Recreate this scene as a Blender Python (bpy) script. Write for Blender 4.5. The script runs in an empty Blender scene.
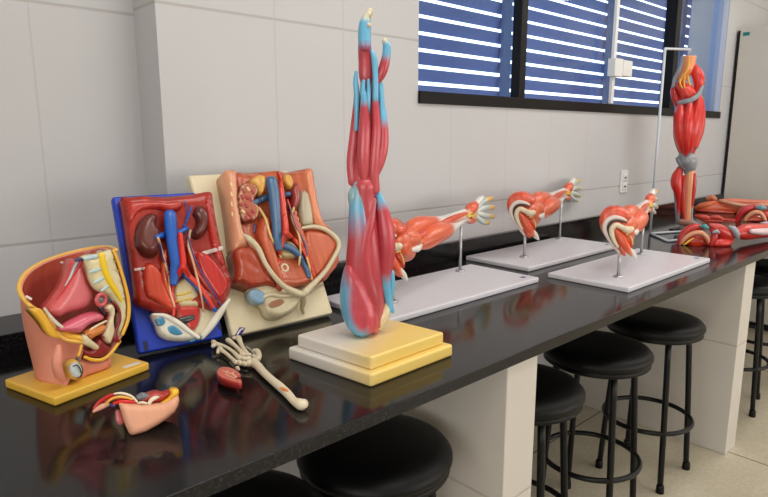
import bpy, bmesh, math, random
from mathutils import Vector, Matrix
from mathutils.geometry import delaunay_2d_cdt
from mathutils.noise import noise as pnoise
random.seed(4)
S = bpy.context.scene
COL = S.collection
PI = math.pi

# ------------------------------------------------------------------ camera model
FPX, CX, CY = 606.0, 384.0, 248.5
vx = Vector((1050-CX, 135-CY, FPX)).normalized()
up = -Vector((385-CX, 3480-CY, FPX)).normalized()
up = (up - vx*up.dot(vx)).normalized()
vy = up.cross(vx)
ZT = 0.90
CAM = Vector((0, 0, 1.40))
def ray(x, y):
    d = Vector((x-CX, y-CY, FPX))
    return Vector((vx.dot(d), vy.dot(d), up.dot(d)))
def onplane(x, y, p, n):
    d = ray(x, y)
    t = (Vector(p)-CAM).dot(n)/d.dot(n)
    return CAM + d*t
def onz(x, y, z=ZT): return onplane(x, y, (0, 0, z), Vector((0, 0, 1)))
def ony(x, y, Y): return onplane(x, y, (0, Y, 0), Vector((0, 1, 0)))
def onx(x, y, X): return onplane(x, y, (X, 0, 0), Vector((1, 0, 0)))
FWD = Vector((vx.z, vy.z, up.z))
def mpp(p): return (Vector(p)-CAM).dot(FWD)/FPX        # metres per pixel at a point

class Frame:
    """a plane with axes U,V and normal N (towards the viewer)"""
    def __init__(s, O, U, V):
        s.O = Vector(O); s.U = Vector(U).normalized()
        s.N = s.U.cross(Vector(V)).normalized(); s.V = s.N.cross(s.U)
        s.h0 = lambda u, v: 0.0
    def pt(s, u, v, h=0.0): return s.O + s.U*u + s.V*v + s.N*h
    def px(s, x, y, h=0.0): return onplane(x, y, s.O + s.N*h, s.N)
    def uv(s, x, y, h=0.0):
        d = s.px(x, y, h)-s.O
        return (d.dot(s.U), d.dot(s.V))
def facing(p):
    p = Vector(p); n = Vector((-p.x, -p.y, 0)).normalized()
    return Frame(p, Vector((0, 0, 1)).cross(n), Vector((0, 0, 1)))

# ------------------------------------------------------------------ colour and materials
def lin(c):
    def f(v):
        v /= 255.0
        return v/12.92 if v <= 0.04045 else ((v+0.055)/1.055)**2.4
    return (f(c[0]), f(c[1]), f(c[2]), 1.0)
def newmat(name):
    m = bpy.data.materials.new(name); m.use_nodes = True
    nt = m.node_tree
    return m, nt, nt.nodes['Principled BSDF']
def plain(name, rgb, rough=0.5, metal=0.0, var=0.06, scale=8, bump=0.0, bscale=200, coat=0):
    m, nt, b = newmat(name)
    tc = nt.nodes.new('ShaderNodeTexCoord'); nz = nt.nodes.new('ShaderNodeTexNoise')
    nz.inputs['Scale'].default_value = scale; nz.inputs['Detail'].default_value = 4
    nt.links.new(tc.outputs['Object'], nz.inputs['Vector'])
    mx = nt.nodes.new('ShaderNodeMix'); mx.data_type = 'RGBA'
    c = lin(rgb)
    mx.inputs[6].default_value = tuple(v*(1-var) for v in c[:3])+(1,)
    mx.inputs[7].default_value = tuple(min(1, v*(1+var)) for v in c[:3])+(1,)
    nt.links.new(nz.outputs['Fac'], mx.inputs[0]); nt.links.new(mx.outputs[2], b.inputs['Base Color'])
    b.inputs['Roughness'].default_value = rough; b.inputs['Metallic'].default_value = metal
    if coat: b.inputs['Coat Weight'].default_value = coat; b.inputs['Coat Roughness'].default_value = 0.15
    if bump:
        n2 = nt.nodes.new('ShaderNodeTexNoise'); n2.inputs['Scale'].default_value = bscale
        nt.links.new(tc.outputs['Object'], n2.inputs['Vector'])
        bp = nt.nodes.new('ShaderNodeBump'); bp.inputs['Strength'].default_value = bump; bp.inputs['Distance'].default_value = 0.002
        nt.links.new(n2.outputs['Fac'], bp.inputs['Height']); nt.links.new(bp.outputs['Normal'], b.inputs['Normal'])
    return m
def painted(name, rough=0.32, fibre=0.25, coat=0.25, fs=(6, 90)):
    """hand-painted plastic: colour from the mesh attribute, fine muscle fibres along the shape"""
    m, nt, b = newmat(name)
    a = nt.nodes.new('ShaderNodeAttribute'); a.attribute_name = 'Col'
    f = nt.nodes.new('ShaderNodeAttribute'); f.attribute_name = 'Fib'
    mp = nt.nodes.new('ShaderNodeMapping'); mp.inputs['Scale'].default_value = (fs[0], fs[1], 1)
    nz = nt.nodes.new('ShaderNodeTexNoise'); nz.inputs['Scale'].default_value = 1.0; nz.inputs['Detail'].default_value = 3
    nt.links.new(f.outputs['Vector'], mp.inputs['Vector']); nt.links.new(mp.outputs['Vector'], nz.inputs['Vector'])
    mr = nt.nodes.new('ShaderNodeMapRange'); mr.inputs[1].default_value = 0.3; mr.inputs[2].default_value = 0.7
    mr.inputs[3].default_value = 1-fibre; mr.inputs[4].default_value = 1+fibre*0.6
    nt.links.new(nz.outputs['Fac'], mr.inputs[0])
    mx = nt.nodes.new('ShaderNodeMix'); mx.data_type = 'RGBA'; mx.blend_type = 'MULTIPLY'; mx.inputs[0].default_value = 1
    nt.links.new(a.outputs['Color'], mx.inputs[6]); nt.links.new(mr.outputs[0], mx.inputs[7])
    nt.links.new(mx.outputs[2], b.inputs['Base Color'])
    bp = nt.nodes.new('ShaderNodeBump'); bp.inputs['Strength'].default_value = 0.25; bp.inputs['Distance'].default_value = 0.002
    nt.links.new(nz.outputs['Fac'], bp.inputs['Height']); nt.links.new(bp.outputs['Normal'], b.inputs['Normal'])
    b.inputs['Roughness'].default_value = rough
    b.inputs['Coat Weight'].default_value = coat; b.inputs['Coat Roughness'].default_value = 0.12
    return m
M = {}
M['muscle'] = painted('painted_muscle')
M['organ'] = painted('painted_plastic', rough=0.3, fibre=0.05, coat=0.3)
M['matte'] = painted('painted_matte', rough=0.5, fibre=0.05, coat=0.05)
M['steel'] = plain('polished_steel', (186, 186, 190), 0.38, 1.0)
M['white_board'] = plain('white_laminate', (216, 215, 222), 0.28, var=0.02)
M['blue_board'] = plain('blue_plastic', (20, 62, 190), 0.35, var=0.06)
M['cream_board'] = plain('cream_plastic', (226, 214, 180), 0.38, var=0.04)
M['yellow_board'] = plain('yellow_plastic', (236, 188, 72), 0.35, var=0.04)
M['black_vinyl'] = plain('black_vinyl', (10, 10, 11), 0.45, bump=0.15, bscale=400)
M['black_metal'] = plain('black_enamel', (14, 14, 15), 0.35)
M['grey_rod'] = plain('grey_painted_rod', (196, 202, 210), 0.35)
M['cabinet'] = plain('grey_cabinet_paint', (206, 202, 194), 0.45, var=0.03, scale=2)
M['dark'] = plain('dark_matte', (40, 38, 38), 0.6)
M['teal'] = plain('teal_badge', (10, 130, 135), 0.35)
M['white_plastic'] = plain('white_plastic', (226, 226, 224), 0.35, var=0.02)
M['frame'] = plain('black_aluminium', (11, 10, 11), 0.4)
for k_, sp_ in (('frame', .2), ('black_vinyl', .25), ('black_metal', .3)): M[k_].node_tree.nodes['Principled BSDF'].inputs['Specular IOR Level'].default_value = sp_
M['slat'] = plain('blue_louvre_paint', (108, 124, 176), 0.5, var=0.12, scale=3)
M['post'] = plain('slate_post_paint', (70, 96, 140), 0.5, var=0.1)
M['jamb'] = plain('pale_blue_jamb', (158, 172, 202), 0.4)
M['purple'] = plain('purple_print', (60, 40, 130), 0.4)
M['print_blue'] = plain('blue_print', (60, 70, 150), 0.4)
M['print_white'] = plain('white_label', (228, 226, 224), 0.45, var=0.02)
M['print_dark'] = plain('dark_print', (20, 26, 70), 0.5)

def wall_mat(name, rgb, xs, zs, axis='X', warm=0.05):
    m, nt, b = newmat(name)
    L = nt.links.new
    tc = nt.nodes.new('ShaderNodeTexCoord'); sp = nt.nodes.new('ShaderNodeSeparateXYZ')
    L(tc.outputs['Object'], sp.inputs[0])
    acc = None
    for ax, vals, wd in ((axis, xs, 0.0022), ('Z', zs, 0.0035)):
        for v in vals:
            s = nt.nodes.new('ShaderNodeMath'); s.operation = 'SUBTRACT'; s.inputs[1].default_value = v; L(sp.outputs[ax], s.inputs[0])
            a = nt.nodes.new('ShaderNodeMath'); a.operation = 'ABSOLUTE'; L(s.outputs[0], a.inputs[0])
            r = nt.nodes.new('ShaderNodeMapRange'); r.inputs[1].default_value = wd*0.5; r.inputs[2].default_value = wd*1.6
            r.inputs[3].default_value = 0.55 if ax == 'Z' else 0.24; r.inputs[4].default_value = 0.0
            L(a.outputs[0], r.inputs[0])
            if acc is None: acc = r
            else:
                x = nt.nodes.new('ShaderNodeMath'); x.operation = 'MAXIMUM'; L(acc.outputs[0], x.inputs[0]); L(r.outputs[0], x.inputs[1]); acc = x
    nz = nt.nodes.new('ShaderNodeTexNoise'); nz.inputs['Scale'].default_value = 2.2; nz.inputs['Detail'].default_value = 5
    L(tc.outputs['Object'], nz.inputs['Vector'])
    c = lin(rgb)
    m1 = nt.nodes.new('ShaderNodeMix'); m1.data_type = 'RGBA'
    m1.inputs[6].default_value = (c[0]*0.95, c[1]*0.945, c[2]*0.94, 1); m1.inputs[7].default_value = (min(1, c[0]*1.04), min(1, c[1]*1.04), min(1, c[2]*1.04), 1)
    L(nz.outputs['Fac'], m1.inputs[0])
    m2 = nt.nodes.new('ShaderNodeMix'); m2.data_type = 'RGBA'
    m2.inputs[7].default_value = (c[0]*0.62, c[1]*0.58, c[2]*0.54, 1)
    L(acc.outputs[0], m2.inputs[0]); L(m1.outputs[2], m2.inputs[6]); L(m2.outputs[2], b.inputs['Base Color'])
    bp = nt.nodes.new('ShaderNodeBump'); bp.inputs['Strength'].default_value = 0.5; bp.inputs['Distance'].default_value = 0.003; bp.invert = True
    L(acc.outputs[0], bp.inputs['Height']); L(bp.outputs['Normal'], b.inputs['Normal'])
    b.inputs['Roughness'].default_value = 0.45
    return m
XS = [0.03, 0.425, 1.04, 1.301, 1.84, 2.2, 2.55, 2.885, 3.4, 3.9, 4.4]
M['wall'] = wall_mat('painted_block_wall', (194, 194, 196), XS, [0.53, 1.118, 1.735, 2.34])
M['wall_rec'] = wall_mat('painted_block_wall_recess', (194, 194, 196), XS, [0.53, 1.125, 1.722, 2.34])
M['pier'] = wall_mat('painted_pier', (208, 203, 195), [], [0.505], 'X')
M['wall_plain'] = plain('wall_paint', (208, 200, 184), 0.6, var=0.02, scale=2)
M['ceiling'] = plain('ceiling_paint', (230, 228, 222), 0.7, var=0.01)
def granite():
    m, nt, b = newmat('black_granite')
    L = nt.links.new
    tc = nt.nodes.new('ShaderNodeTexCoord')
    v = nt.nodes.new('ShaderNodeTexVoronoi'); v.inputs['Scale'].default_value = 420
    L(tc.outputs['Object'], v.inputs['Vector'])
    n = nt.nodes.new('ShaderNodeTexNoise'); n.inputs['Scale'].default_value = 150; n.inputs['Detail'].default_value = 6
    L(tc.outputs['Object'], n.inputs['Vector'])
    r = nt.nodes.new('ShaderNodeValToRGB')
    r.color_ramp.elements[0].position = 0.0; r.color_ramp.elements[0].color = (0.022, 0.022, 0.024, 1)
    r.color_ramp.elements[1].position = 0.28; r.color_ramp.elements[1].color = (0.006, 0.006, 0.007, 1)
    L(v.outputs['Distance'], r.inputs[0])
    r2 = nt.nodes.new('ShaderNodeValToRGB')
    r2.color_ramp.elements[0].position = 0.5; r2.color_ramp.elements[0].color = (0.0, 0.0, 0.0, 1)
    r2.color_ramp.elements[1].position = 0.75; r2.color_ramp.elements[1].color = (0.016, 0.015, 0.013, 1)
    L(n.outputs['Fac'], r2.inputs[0])
    mx = nt.nodes.new('ShaderNodeMix'); mx.data_type = 'RGBA'; mx.blend_type = 'ADD'; mx.inputs[0].default_value = 1
    L(r.outputs[0], mx.inputs[6]); L(r2.outputs[0], mx.inputs[7]); L(mx.outputs[2], b.inputs['Base Color'])
    b.inputs['Roughness'].default_value = 0.11
    b.inputs['IOR'].default_value = 1.37
    return m
M['granite'] = granite()
def floor_mat():
    m, nt, b = newmat('beige_terrazzo')
    L = nt.links.new
    tc = nt.nodes.new('ShaderNodeTexCoord')
    n = nt.nodes.new('ShaderNodeTexNoise'); n.inputs['Scale'].default_value = 60; n.inputs['Detail'].default_value = 8
    n3 = nt.nodes.new('ShaderNodeTexNoise'); n3.inputs['Scale'].default_value = 3; n3.inputs['Detail'].default_value = 4
    br = nt.nodes.new('ShaderNodeTexBrick'); br.offset = 0.0; br.inputs['Scale'].default_value = 1.0
    br.inputs['Brick Width'].default_value = 1.2; br.inputs['Row Height'].default_value = 1.05; br.inputs['Mortar Size'].default_value = 0.004
    br.inputs['Color1'].default_value = (1, 1, 1, 1); br.inputs['Color2'].default_value = (1, 1, 1, 1); br.inputs['Mortar'].default_value = (0.25, 0.22, 0.2, 1)
    mp = nt.nodes.new('ShaderNodeMapping'); mp.inputs['Location'].default_value = (0.76, 0.72, 0)
    L(tc.outputs['Object'], mp.inputs[0]); L(mp.outputs[0], br.inputs['Vector'])
    for q in (n, n3): L(tc.outputs['Object'], q.inputs['Vector'])
    r = nt.nodes.new('ShaderNodeValToRGB')
    r.color_ramp.elements[0].position = 0.3; r.color_ramp.elements[0].color = lin((172, 162, 140))
    r.color_ramp.elements[1].position = 0.7; r.color_ramp.elements[1].color = lin((204, 195, 174))
    ad = nt.nodes.new('ShaderNodeMath'); ad.operation = 'MULTIPLY_ADD'; ad.inputs[1].default_value = 0.5
    h = nt.nodes.new('ShaderNodeMath'); h.operation = 'MULTIPLY'; h.inputs[1].default_value = 0.5
    L(n.outputs['Fac'], ad.inputs[0]); L(n3.outputs['Fac'], h.inputs[0]); L(h.outputs[0], ad.inputs[2]); L(ad.outputs[0], r.inputs[0])
    mx = nt.nodes.new('ShaderNodeMix'); mx.data_type = 'RGBA'; mx.blend_type = 'MULTIPLY'; mx.inputs[0].default_value = 1
    L(r.outputs[0], mx.inputs[6]); L(br.outputs['Color'], mx.inputs[7]); L(mx.outputs[2], b.inputs['Base Color'])
    b.inputs['Roughness'].default_value = 0.35
    return m
M['floor'] = floor_mat()
def glass_mat():
    m = bpy.data.materials.new('tinted_window_glass'); m.use_nodes = True
    nt = m.node_tree; nt.nodes.clear(); L = nt.links.new
    o = nt.nodes.new('ShaderNodeOutputMaterial'); t = nt.nodes.new('ShaderNodeBsdfTransparent'); g = nt.nodes.new('ShaderNodeBsdfGlossy')
    t.inputs[0].default_value = (0.86, 0.93, 1.0, 1); g.inputs['Roughness'].default_value = 0.0
    f = nt.nodes.new('ShaderNodeFresnel'); f.inputs[0].default_value = 1.45
    x = nt.nodes.new('ShaderNodeMixShader')
    ge = nt.nodes.new('ShaderNodeNewGeometry'); iv = nt.nodes.new('ShaderNodeMath'); iv.operation = 'SUBTRACT'; iv.inputs[0].default_value = 1
    mu = nt.nodes.new('ShaderNodeMath'); mu.operation = 'MULTIPLY'
    L(ge.outputs['Backfacing'], iv.inputs[1]); L(iv.outputs[0], mu.inputs[0]); L(f.outputs[0], mu.inputs[1])
    L(mu.outputs[0], x.inputs[0]); L(t.outputs[0], x.inputs[1]); L(g.outputs[0], x.inputs[2]); L(x.outputs[0], o.inputs[0])
    return m
M['glass'] = glass_mat()
def base_mat():
    """cream plinth whose colour grades to yellow towards one end"""
    m, nt, b = newmat('cream_yellow_plastic'); L = nt.links.new
    tc = nt.nodes.new('ShaderNodeTexCoord'); sp = nt.nodes.new('ShaderNodeSeparateXYZ'); L(tc.outputs['Object'], sp.inputs[0])
    nz = nt.nodes.new('ShaderNodeTexNoise'); nz.inputs['Scale'].default_value = 7; L(tc.outputs['Object'], nz.inputs['Vector'])
    a = nt.nodes.new('ShaderNodeMath'); a.operation = 'MULTIPLY_ADD'; a.inputs[1].default_value = -3.2; a.inputs[2].default_value = .64; L(sp.outputs['Y'], a.inputs[0])
    c = nt.nodes.new('ShaderNodeMath'); c.operation = 'MULTIPLY_ADD'; c.inputs[1].default_value = 2.0; L(sp.outputs['X'], c.inputs[0]); L(a.outputs[0], c.inputs[2])
    d = nt.nodes.new('ShaderNodeMath'); d.operation = 'MULTIPLY_ADD'; d.inputs[1].default_value = 0.2; L(nz.outputs['Fac'], d.inputs[0]); L(c.outputs[0], d.inputs[2])
    r = nt.nodes.new('ShaderNodeValToRGB')  # pale cream to yellow across the plinth, broken up by noise
    r.color_ramp.elements[0].position = 0.5; r.color_ramp.elements[0].color = lin((220, 216, 208))
    r.color_ramp.elements[1].position = 1.0; r.color_ramp.elements[1].color = lin((236, 204, 112))
    L(d.outputs[0], r.inputs[0]); L(r.outputs[0], b.inputs['Base Color'])
    b.inputs['Roughness'].default_value = 0.35
    return m
M['plinth'] = base_mat()

# ------------------------------------------------------------------ mesh building
WORLD = {}
class MB:
    def __init__(s): s.v = []; s.f = []; s.c = []; s.w = []
    def add(s, verts, faces, cols=None, fib=None):
        o = len(s.v)
        s.v += [Vector(p) for p in verts]; s.f += [tuple(i+o for i in q) for q in faces]
        s.c += cols if cols else [(0.8, 0.8, 0.8, 1)]*len(verts)
        s.w += fib if fib else [(p[0], p[1], p[2]) for p in verts]
        return s
    def build(s, name, mat, parent=None, smooth=True, subsurf=0, angle=None):
        base = WORLD.get(parent.name, Vector()) if parent else Vector()
        me = bpy.data.meshes.new(name)
        me.from_pydata([tuple(p-base) for p in s.v], [], s.f)
        me.validate(); 
        bm = bmesh.new(); bm.from_mesh(me); bmesh.ops.recalc_face_normals(bm, faces=bm.faces); bm.to_mesh(me); bm.free()
        a = me.color_attributes.new('Col', 'FLOAT_COLOR', 'POINT')
        for i, c in enumerate(s.c): a.data[i].color = c
        w = me.attributes.new('Fib', 'FLOAT_VECTOR', 'POINT')
        for i, c in enumerate(s.w): w.data[i].vector = c
        if smooth:
            me.polygons.foreach_set('use_smooth', [True]*len(me.polygons))
        o = bpy.data.objects.new(name, me); COL.objects.link(o)
        o.data.materials.append(M[mat] if isinstance(mat, str) else mat)
        if parent: o.parent = parent
        if angle:
            md = o.modifiers.new('normals', 'WEIGHTED_NORMAL'); md.weight = 100; md.keep_sharp = False
        WORLD[o.name] = base
        if subsurf:
            md = o.modifiers.new('smooth', 'SUBSURF'); md.levels = md.render_levels = subsurf
        return o
def tag(o, label=None, cat=None, group=None, kind=None):
    for k, v in (('label', label), ('category', cat), ('group', group), ('kind', kind)):
        if v: o[k] = v
    return o
def thing(name, loc, label, cat, group=None):
    o = bpy.data.objects.new(name, None); COL.objects.link(o); o.location = loc; o.empty_display_size = 0.05
    WORLD[o.name] = Vector(loc)
    return tag(o, label, cat, group)
def struct(o): o['kind'] = 'structure'; return o

def box_data(lo, hi, bev=0.0, seg=2, X=None):
    """axis aligned (or X-transformed) bevelled box"""
    bm = bmesh.new()
    bmesh.ops.create_cube(bm, size=1)
    lo, hi = Vector(lo), Vector(hi)
    for v in bm.verts: v.co = Vector(((lo[i]+hi[i])/2 + v.co[i]*(hi[i]-lo[i]) for i in range(3)))
    if bev: bmesh.ops.bevel(bm, geom=list(bm.edges), offset=bev, segments=seg, affect='EDGES', profile=0.5)
    if X: 
        for v in bm.verts: v.co = X(v.co)
    bm.verts.index_update()
    vs = [v.co.copy() for v in bm.verts]; fs = [tuple(v.index for v in f.verts) for f in bm.faces]
    bm.free(); return vs, fs
def add_box(mb, lo, hi, bev=0.0, X=None, col=None, seg=2):
    v, f = box_data(lo, hi, bev, seg, X)
    return mb.add(v, f, [col]*len(v) if col else None)
def box(name, lo, hi, mat, parent=None, bev=0.0, X=None):
    mb = MB(); add_box(mb, lo, hi, bev, X)
    return mb.build(name, mat, parent, smooth=bev > 0, angle=40)
def quadprism(name, pts, z0, z1, mat, parent=None, bev=0.004, topscale=None):
    """board from its plan corners"""
    bm = bmesh.new()
    vb = [bm.verts.new((p[0], p[1], z0)) for p in pts]; vt = [bm.verts.new((p[0], p[1], z1)) for p in pts]
    n = len(pts); bm.faces.new(vb[::-1]); bm.faces.new(vt)
    for i in range(n): bm.faces.new((vb[i], vb[(i+1) % n], vt[(i+1) % n], vt[i]))
    bmesh.ops.bevel(bm, geom=list(bm.edges), offset=bev, segments=3, affect='EDGES', profile=0.5)
    bm.verts.index_update()
    mb = MB(); mb.add([v.co.copy() for v in bm.verts], [tuple(v.index for v in f.verts) for f in bm.faces]); bm.free()
    return mb.build(name, mat, parent, angle=40)
def cr(p0, p1, p2, p3, t):
    return 0.5*((2*p1) + (p2-p0)*t + (2*p0-5*p1+4*p2-p3)*t*t + (3*p1-p0-3*p2+p3)*t*t*t)
def lerpc(cols, t):
    if not isinstance(cols[0], tuple): return cols
    if isinstance(cols[0], tuple) and not isinstance(cols[0][1], tuple): return cols
    if t <= cols[0][0]: return lin(cols[0][1])
    for (a, ca), (b, cb) in zip(cols, cols[1:]):
        if t <= b:
            k = (t-a)/max(1e-6, b-a); A, B = lin(ca), lin(cb)
            return tuple(A[i]*(1-k)+B[i]*k for i in range(4))
    return lin(cols[-1][1])
def colramp(c):
    """colour spec -> function of t"""
    if isinstance(c[0], (int, float)):
        k = lin(c); return lambda t: k
    return lambda t: lerpc(c, t)
def tube(mb, pts, rad, col, flat=1.0, axis=None, seg=12, sub=4, cap=True, lump=0.0):
    """tapered limb-like surface along a smooth path; flat squashes it along axis"""
    P = [Vector(p) for p in pts]
    R = list(rad) if hasattr(rad, '__len__') else [rad]*len(P)
    n = len(P); path = []; rr = []
    Q = [P[0]*2-P[1]] + P + [P[-1]*2-P[-2]]; RR = [R[0]] + R + [R[-1]]
    for i in range(n-1):
        for k in range(sub):
            t = k/sub
            path.append(cr(Q[i], Q[i+1], Q[i+2], Q[i+3], t)); rr.append(max(1e-4, cr(RR[i], RR[i+1], RR[i+2], RR[i+3], t)))
    path.append(P[-1].copy()); rr.append(R[-1])
    if cap:      # rounded ends
        for end in (0, -1):
            d = (path[0]-path[1]).normalized() if end == 0 else (path[-1]-path[-2]).normalized()
            e, r0 = path[end].copy(), rr[end]
            ext = [(e + d*r0*0.85*math.sin(a), r0*math.cos(a)) for a in (0.5, 1.0, 1.4)]
            for p, r in ext:
                if end == 0: path.insert(0, p); rr.insert(0, r)
                else: path.append(p); rr.append(r)
    T = []
    for i in range(len(path)):
        a = path[max(0, i-1)]; b = path[min(len(path)-1, i+1)]
        T.append((b-a).normalized())
    nrm = Vector(axis) if axis is not None else (Vector((0, 0, 1)) if abs(T[0].z) < 0.9 else Vector((1, 0, 0)))
    L = 0; lens = [0]
    for a, b in zip(path, path[1:]): L += (b-a).length; lens.append(L)
    f = colramp(col)
    vs = []; cs = []; fb = []; fs = []
    ph = random.uniform(0, 99)
    for i, p in enumerate(path):
        t = T[i]
        nrm = (Vector(axis) if axis is not None else nrm)
        nn = nrm - t*nrm.dot(t)
        if nn.length < 1e-4: nn = t.orthogonal()
        nn.normalize(); nrm = nn if axis is None else nrm
        bb = t.cross(nn)
        c = f(lens[i]/L)
        for k in range(seg):
            a = 2*PI*k/seg
            q = 1.0 + (lump*pnoise(Vector((math.cos(a)*1.3+ph, math.sin(a)*1.3, lens[i]*22))) if lump else 0)
            vs.append(p + bb*(math.cos(a)*rr[i]*q) + nn*(math.sin(a)*rr[i]*flat*q)); cs.append(c)
            fb.append((lens[i], math.cos(a)*rr[i] + ph, math.sin(a)*rr[i]))
    m = len(path)
    for i in range(m-1):
        for k in range(seg):
            k2 = (k+1) % seg
            fs.append((i*seg+k, i*seg+k2, (i+1)*seg+k2, (i+1)*seg+k))
    fs.append(tuple(range(seg))[::-1]); fs.append(tuple((m-1)*seg+k for k in range(seg)))
    return mb.add(vs, fs, cs, fb)
def smooth_closed(pts, sub=4):
    n = len(pts); P = [Vector((p[0], p[1])) for p in pts]; out = []
    for i in range(n):
        for k in range(sub): out.append(cr(P[i-1], P[i], P[(i+1) % n], P[(i+2) % n], k/sub))
    return out
def puffy(mb, fr, outline, h0, h1, rim, col, hb=None, res=None, sub=4, hf=None, wob=0.0, sharp=False, hbf=None):
    """solid with the given outline on frame fr (u,v); its front swells from h0 at the border to h1"""
    out = [Vector((p[0], p[1])) for p in outline] if sharp else smooth_closed(outline, sub)
    if sharp:
        o2 = []
        for a, b in zip(out, out[1:]+out[:1]):
            for k in range(sub): o2.append(a.lerp(b, k/sub))
        out = o2
    n = len(out)
    xs = [p.x for p in out]; ys = [p.y for p in out]
    sz = max(max(xs)-min(xs), max(ys)-min(ys))
    res = res or sz/22
    hb = h0-0.004 if hb is None else hb
    def inside(p):
        c = False
        for i in range(n):
            a, b = out[i], out[(i+1) % n]
            if (a.y > p.y) != (b.y > p.y) and p.x < (b.x-a.x)*(p.y-a.y)/(b.y-a.y)+a.x: c = not c
        return c
    def dist(p):
        best = 1e9
        for i in range(n):
            a, b = out[i], out[(i+1) % n]
            ab = b-a; l = ab.length_squared
            t = 0 if l == 0 else max(0, min(1, (p-a).dot(ab)/l))
            best = min(best, (a+ab*t-p).length_squared)
        return math.sqrt(best)
    pts = list(out)
    y = min(ys)+res*0.5; row = 0
    while y < max(ys):
        x = min(xs)+res*(0.5 if row % 2 else 0.9)
        while x < max(xs):
            p = Vector((x, y))
            if inside(p) and dist(p) > res*0.4: pts.append(p)
            x += res
        y += res*0.87; row += 1
    r = delaunay_2d_cdt(pts, [(i, (i+1) % n) for i in range(n)], [], 1, 1e-7)
    V2, F2 = r[0], r[2]
    f = col if callable(col) else None
    bands = None if f else colramp(col) 
    vs = []; cs = []; fb = []
    for p in V2:
        d = dist(p); k = min(1, d/rim)
        h = h0+(h1-h0)*math.sqrt(max(0, 1-(1-k)**2))
        if hf: h += hf(p.x, p.y)
        if wob: h += wob*pnoise(Vector((p.x*45, p.y*45, 3.1)))*k
        vs.append(fr.pt(p.x, p.y, h)); cs.append(f(p.x, p.y, d) if f else bands(d))
        fb.append((p.y, p.x, h))
    nb = len(vs)
    for p in V2:
        vs.append(fr.pt(p.x, p.y, hb+(hbf(p.x, p.y) if hbf else 0))); d = 0
        cs.append(f(p.x, p.y, 0) if f else bands(0)); fb.append((p.y, p.x, hb))
    fs = [tuple(t) for t in F2] + [tuple(i+nb for i in reversed(t)) for t in F2]
    cnt = {}
    for t in F2:
        for a, b in zip(t, t[1:]+t[:1]): cnt[(a, b)] = 1
    for (a, b) in cnt:
        if (b, a) not in cnt: fs.append((b, a, a+nb, b+nb))
    return mb.add(vs, fs, cs, fb)
def lathe(mb, c, prof, seg=40, col=None):
    c = Vector(c); vs = []; fs = []
    for r, z in prof:
        for k in range(seg):
            a = 2*PI*k/seg; vs.append(c+Vector((math.cos(a)*r, math.sin(a)*r, z)))
    m = len(prof)
    for i in range(m-1):
        for k in range(seg):
            k2 = (k+1) % seg; fs.append((i*seg+k, i*seg+k2, (i+1)*seg+k2, (i+1)*seg+k))
    fs.append(tuple(range(seg))[::-1]); fs.append(tuple((m-1)*seg+k for k in range(seg)))
    return mb.add(vs, fs, [col]*len(vs) if col else None)
def ring(mb, c, R, r, seg=48, s2=10, X=None):
    vs = []; fs = []
    for i in range(seg):
        a = 2*PI*i/seg
        for k in range(s2):
            b = 2*PI*k/s2
            p = Vector(((R+r*math.cos(b))*math.cos(a), (R+r*math.cos(b))*math.sin(a), r*math.sin(b)))
            vs.append(Vector(c)+(X(p) if X else p))
    for i in range(seg):
        for k in range(s2):
            fs.append((i*s2+k, ((i+1) % seg)*s2+k, ((i+1) % seg)*s2+(k+1) % s2, i*s2+(k+1) % s2))
    return mb.add(vs, fs)
def rod(mb, a, b, r, seg=14):
    return tube(mb, [a, b], [r, r], (200, 200, 200), seg=seg, sub=1, cap=False)
def copy_tree(o, parent=None):
    c = o.copy(); COL.objects.link(c); c.parent = parent
    for ch in list(o.children): copy_tree(ch, c)
    return c

LAMP, SKY, EXPO, DAY_FILL, LEFT_FILL = 8.5, 3.0, 0.0, 58.0, 36.0
# ------------------------------------------------------------------ the room
YW, YR = 1.60, 1.745           # main wall face, recessed wall face
XP = 0.683                     # pilaster corner
XL, XE, YF, ZC = -1.6, 5.75, -2.6, 2.75
YB = 1.85                      # outer face of the back wall
struct(box('floor', (XL-.1, YF-.1, -0.1), (XE+.1, YB, 0), 'floor'))
struct(box('ceiling', (XL-.1, YF-.1, ZC), (XE+.1, YB, ZC+.1), 'ceiling'))
WX0, WX1, WZ0, WZ1 = 1.652, 4.69, 1.515, 2.45
def wallpiece(name, lo, hi, mat): return struct(box(name, lo, hi, mat))
wallpiece('wall_back_recess', (XL, YR, 0), (XP+.001, YB, ZC), 'wall_rec')
mb = MB()
add_box(mb, (XP, YW, 0), (WX0, YB, ZC)); add_box(mb, (WX1, YW, 0), (XE, YB, ZC))
add_box(mb, (WX0, YW, 0), (WX1, YB, WZ0)); add_box(mb, (WX0, YW, WZ1), (WX1, YB, ZC))
struct(mb.build('wall_back', 'wall', smooth=False))
wallpiece('wall_right', (XE, YF, 0), (XE+.1, YB, ZC), 'wall_plain')
wallpiece('wall_left', (XL-.1, YF, 0), (XL, YB, ZC), 'wall_plain')
wallpiece('wall_front', (XL, YF-.1, 0), (XE, YF, ZC), 'wall_plain')

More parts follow.
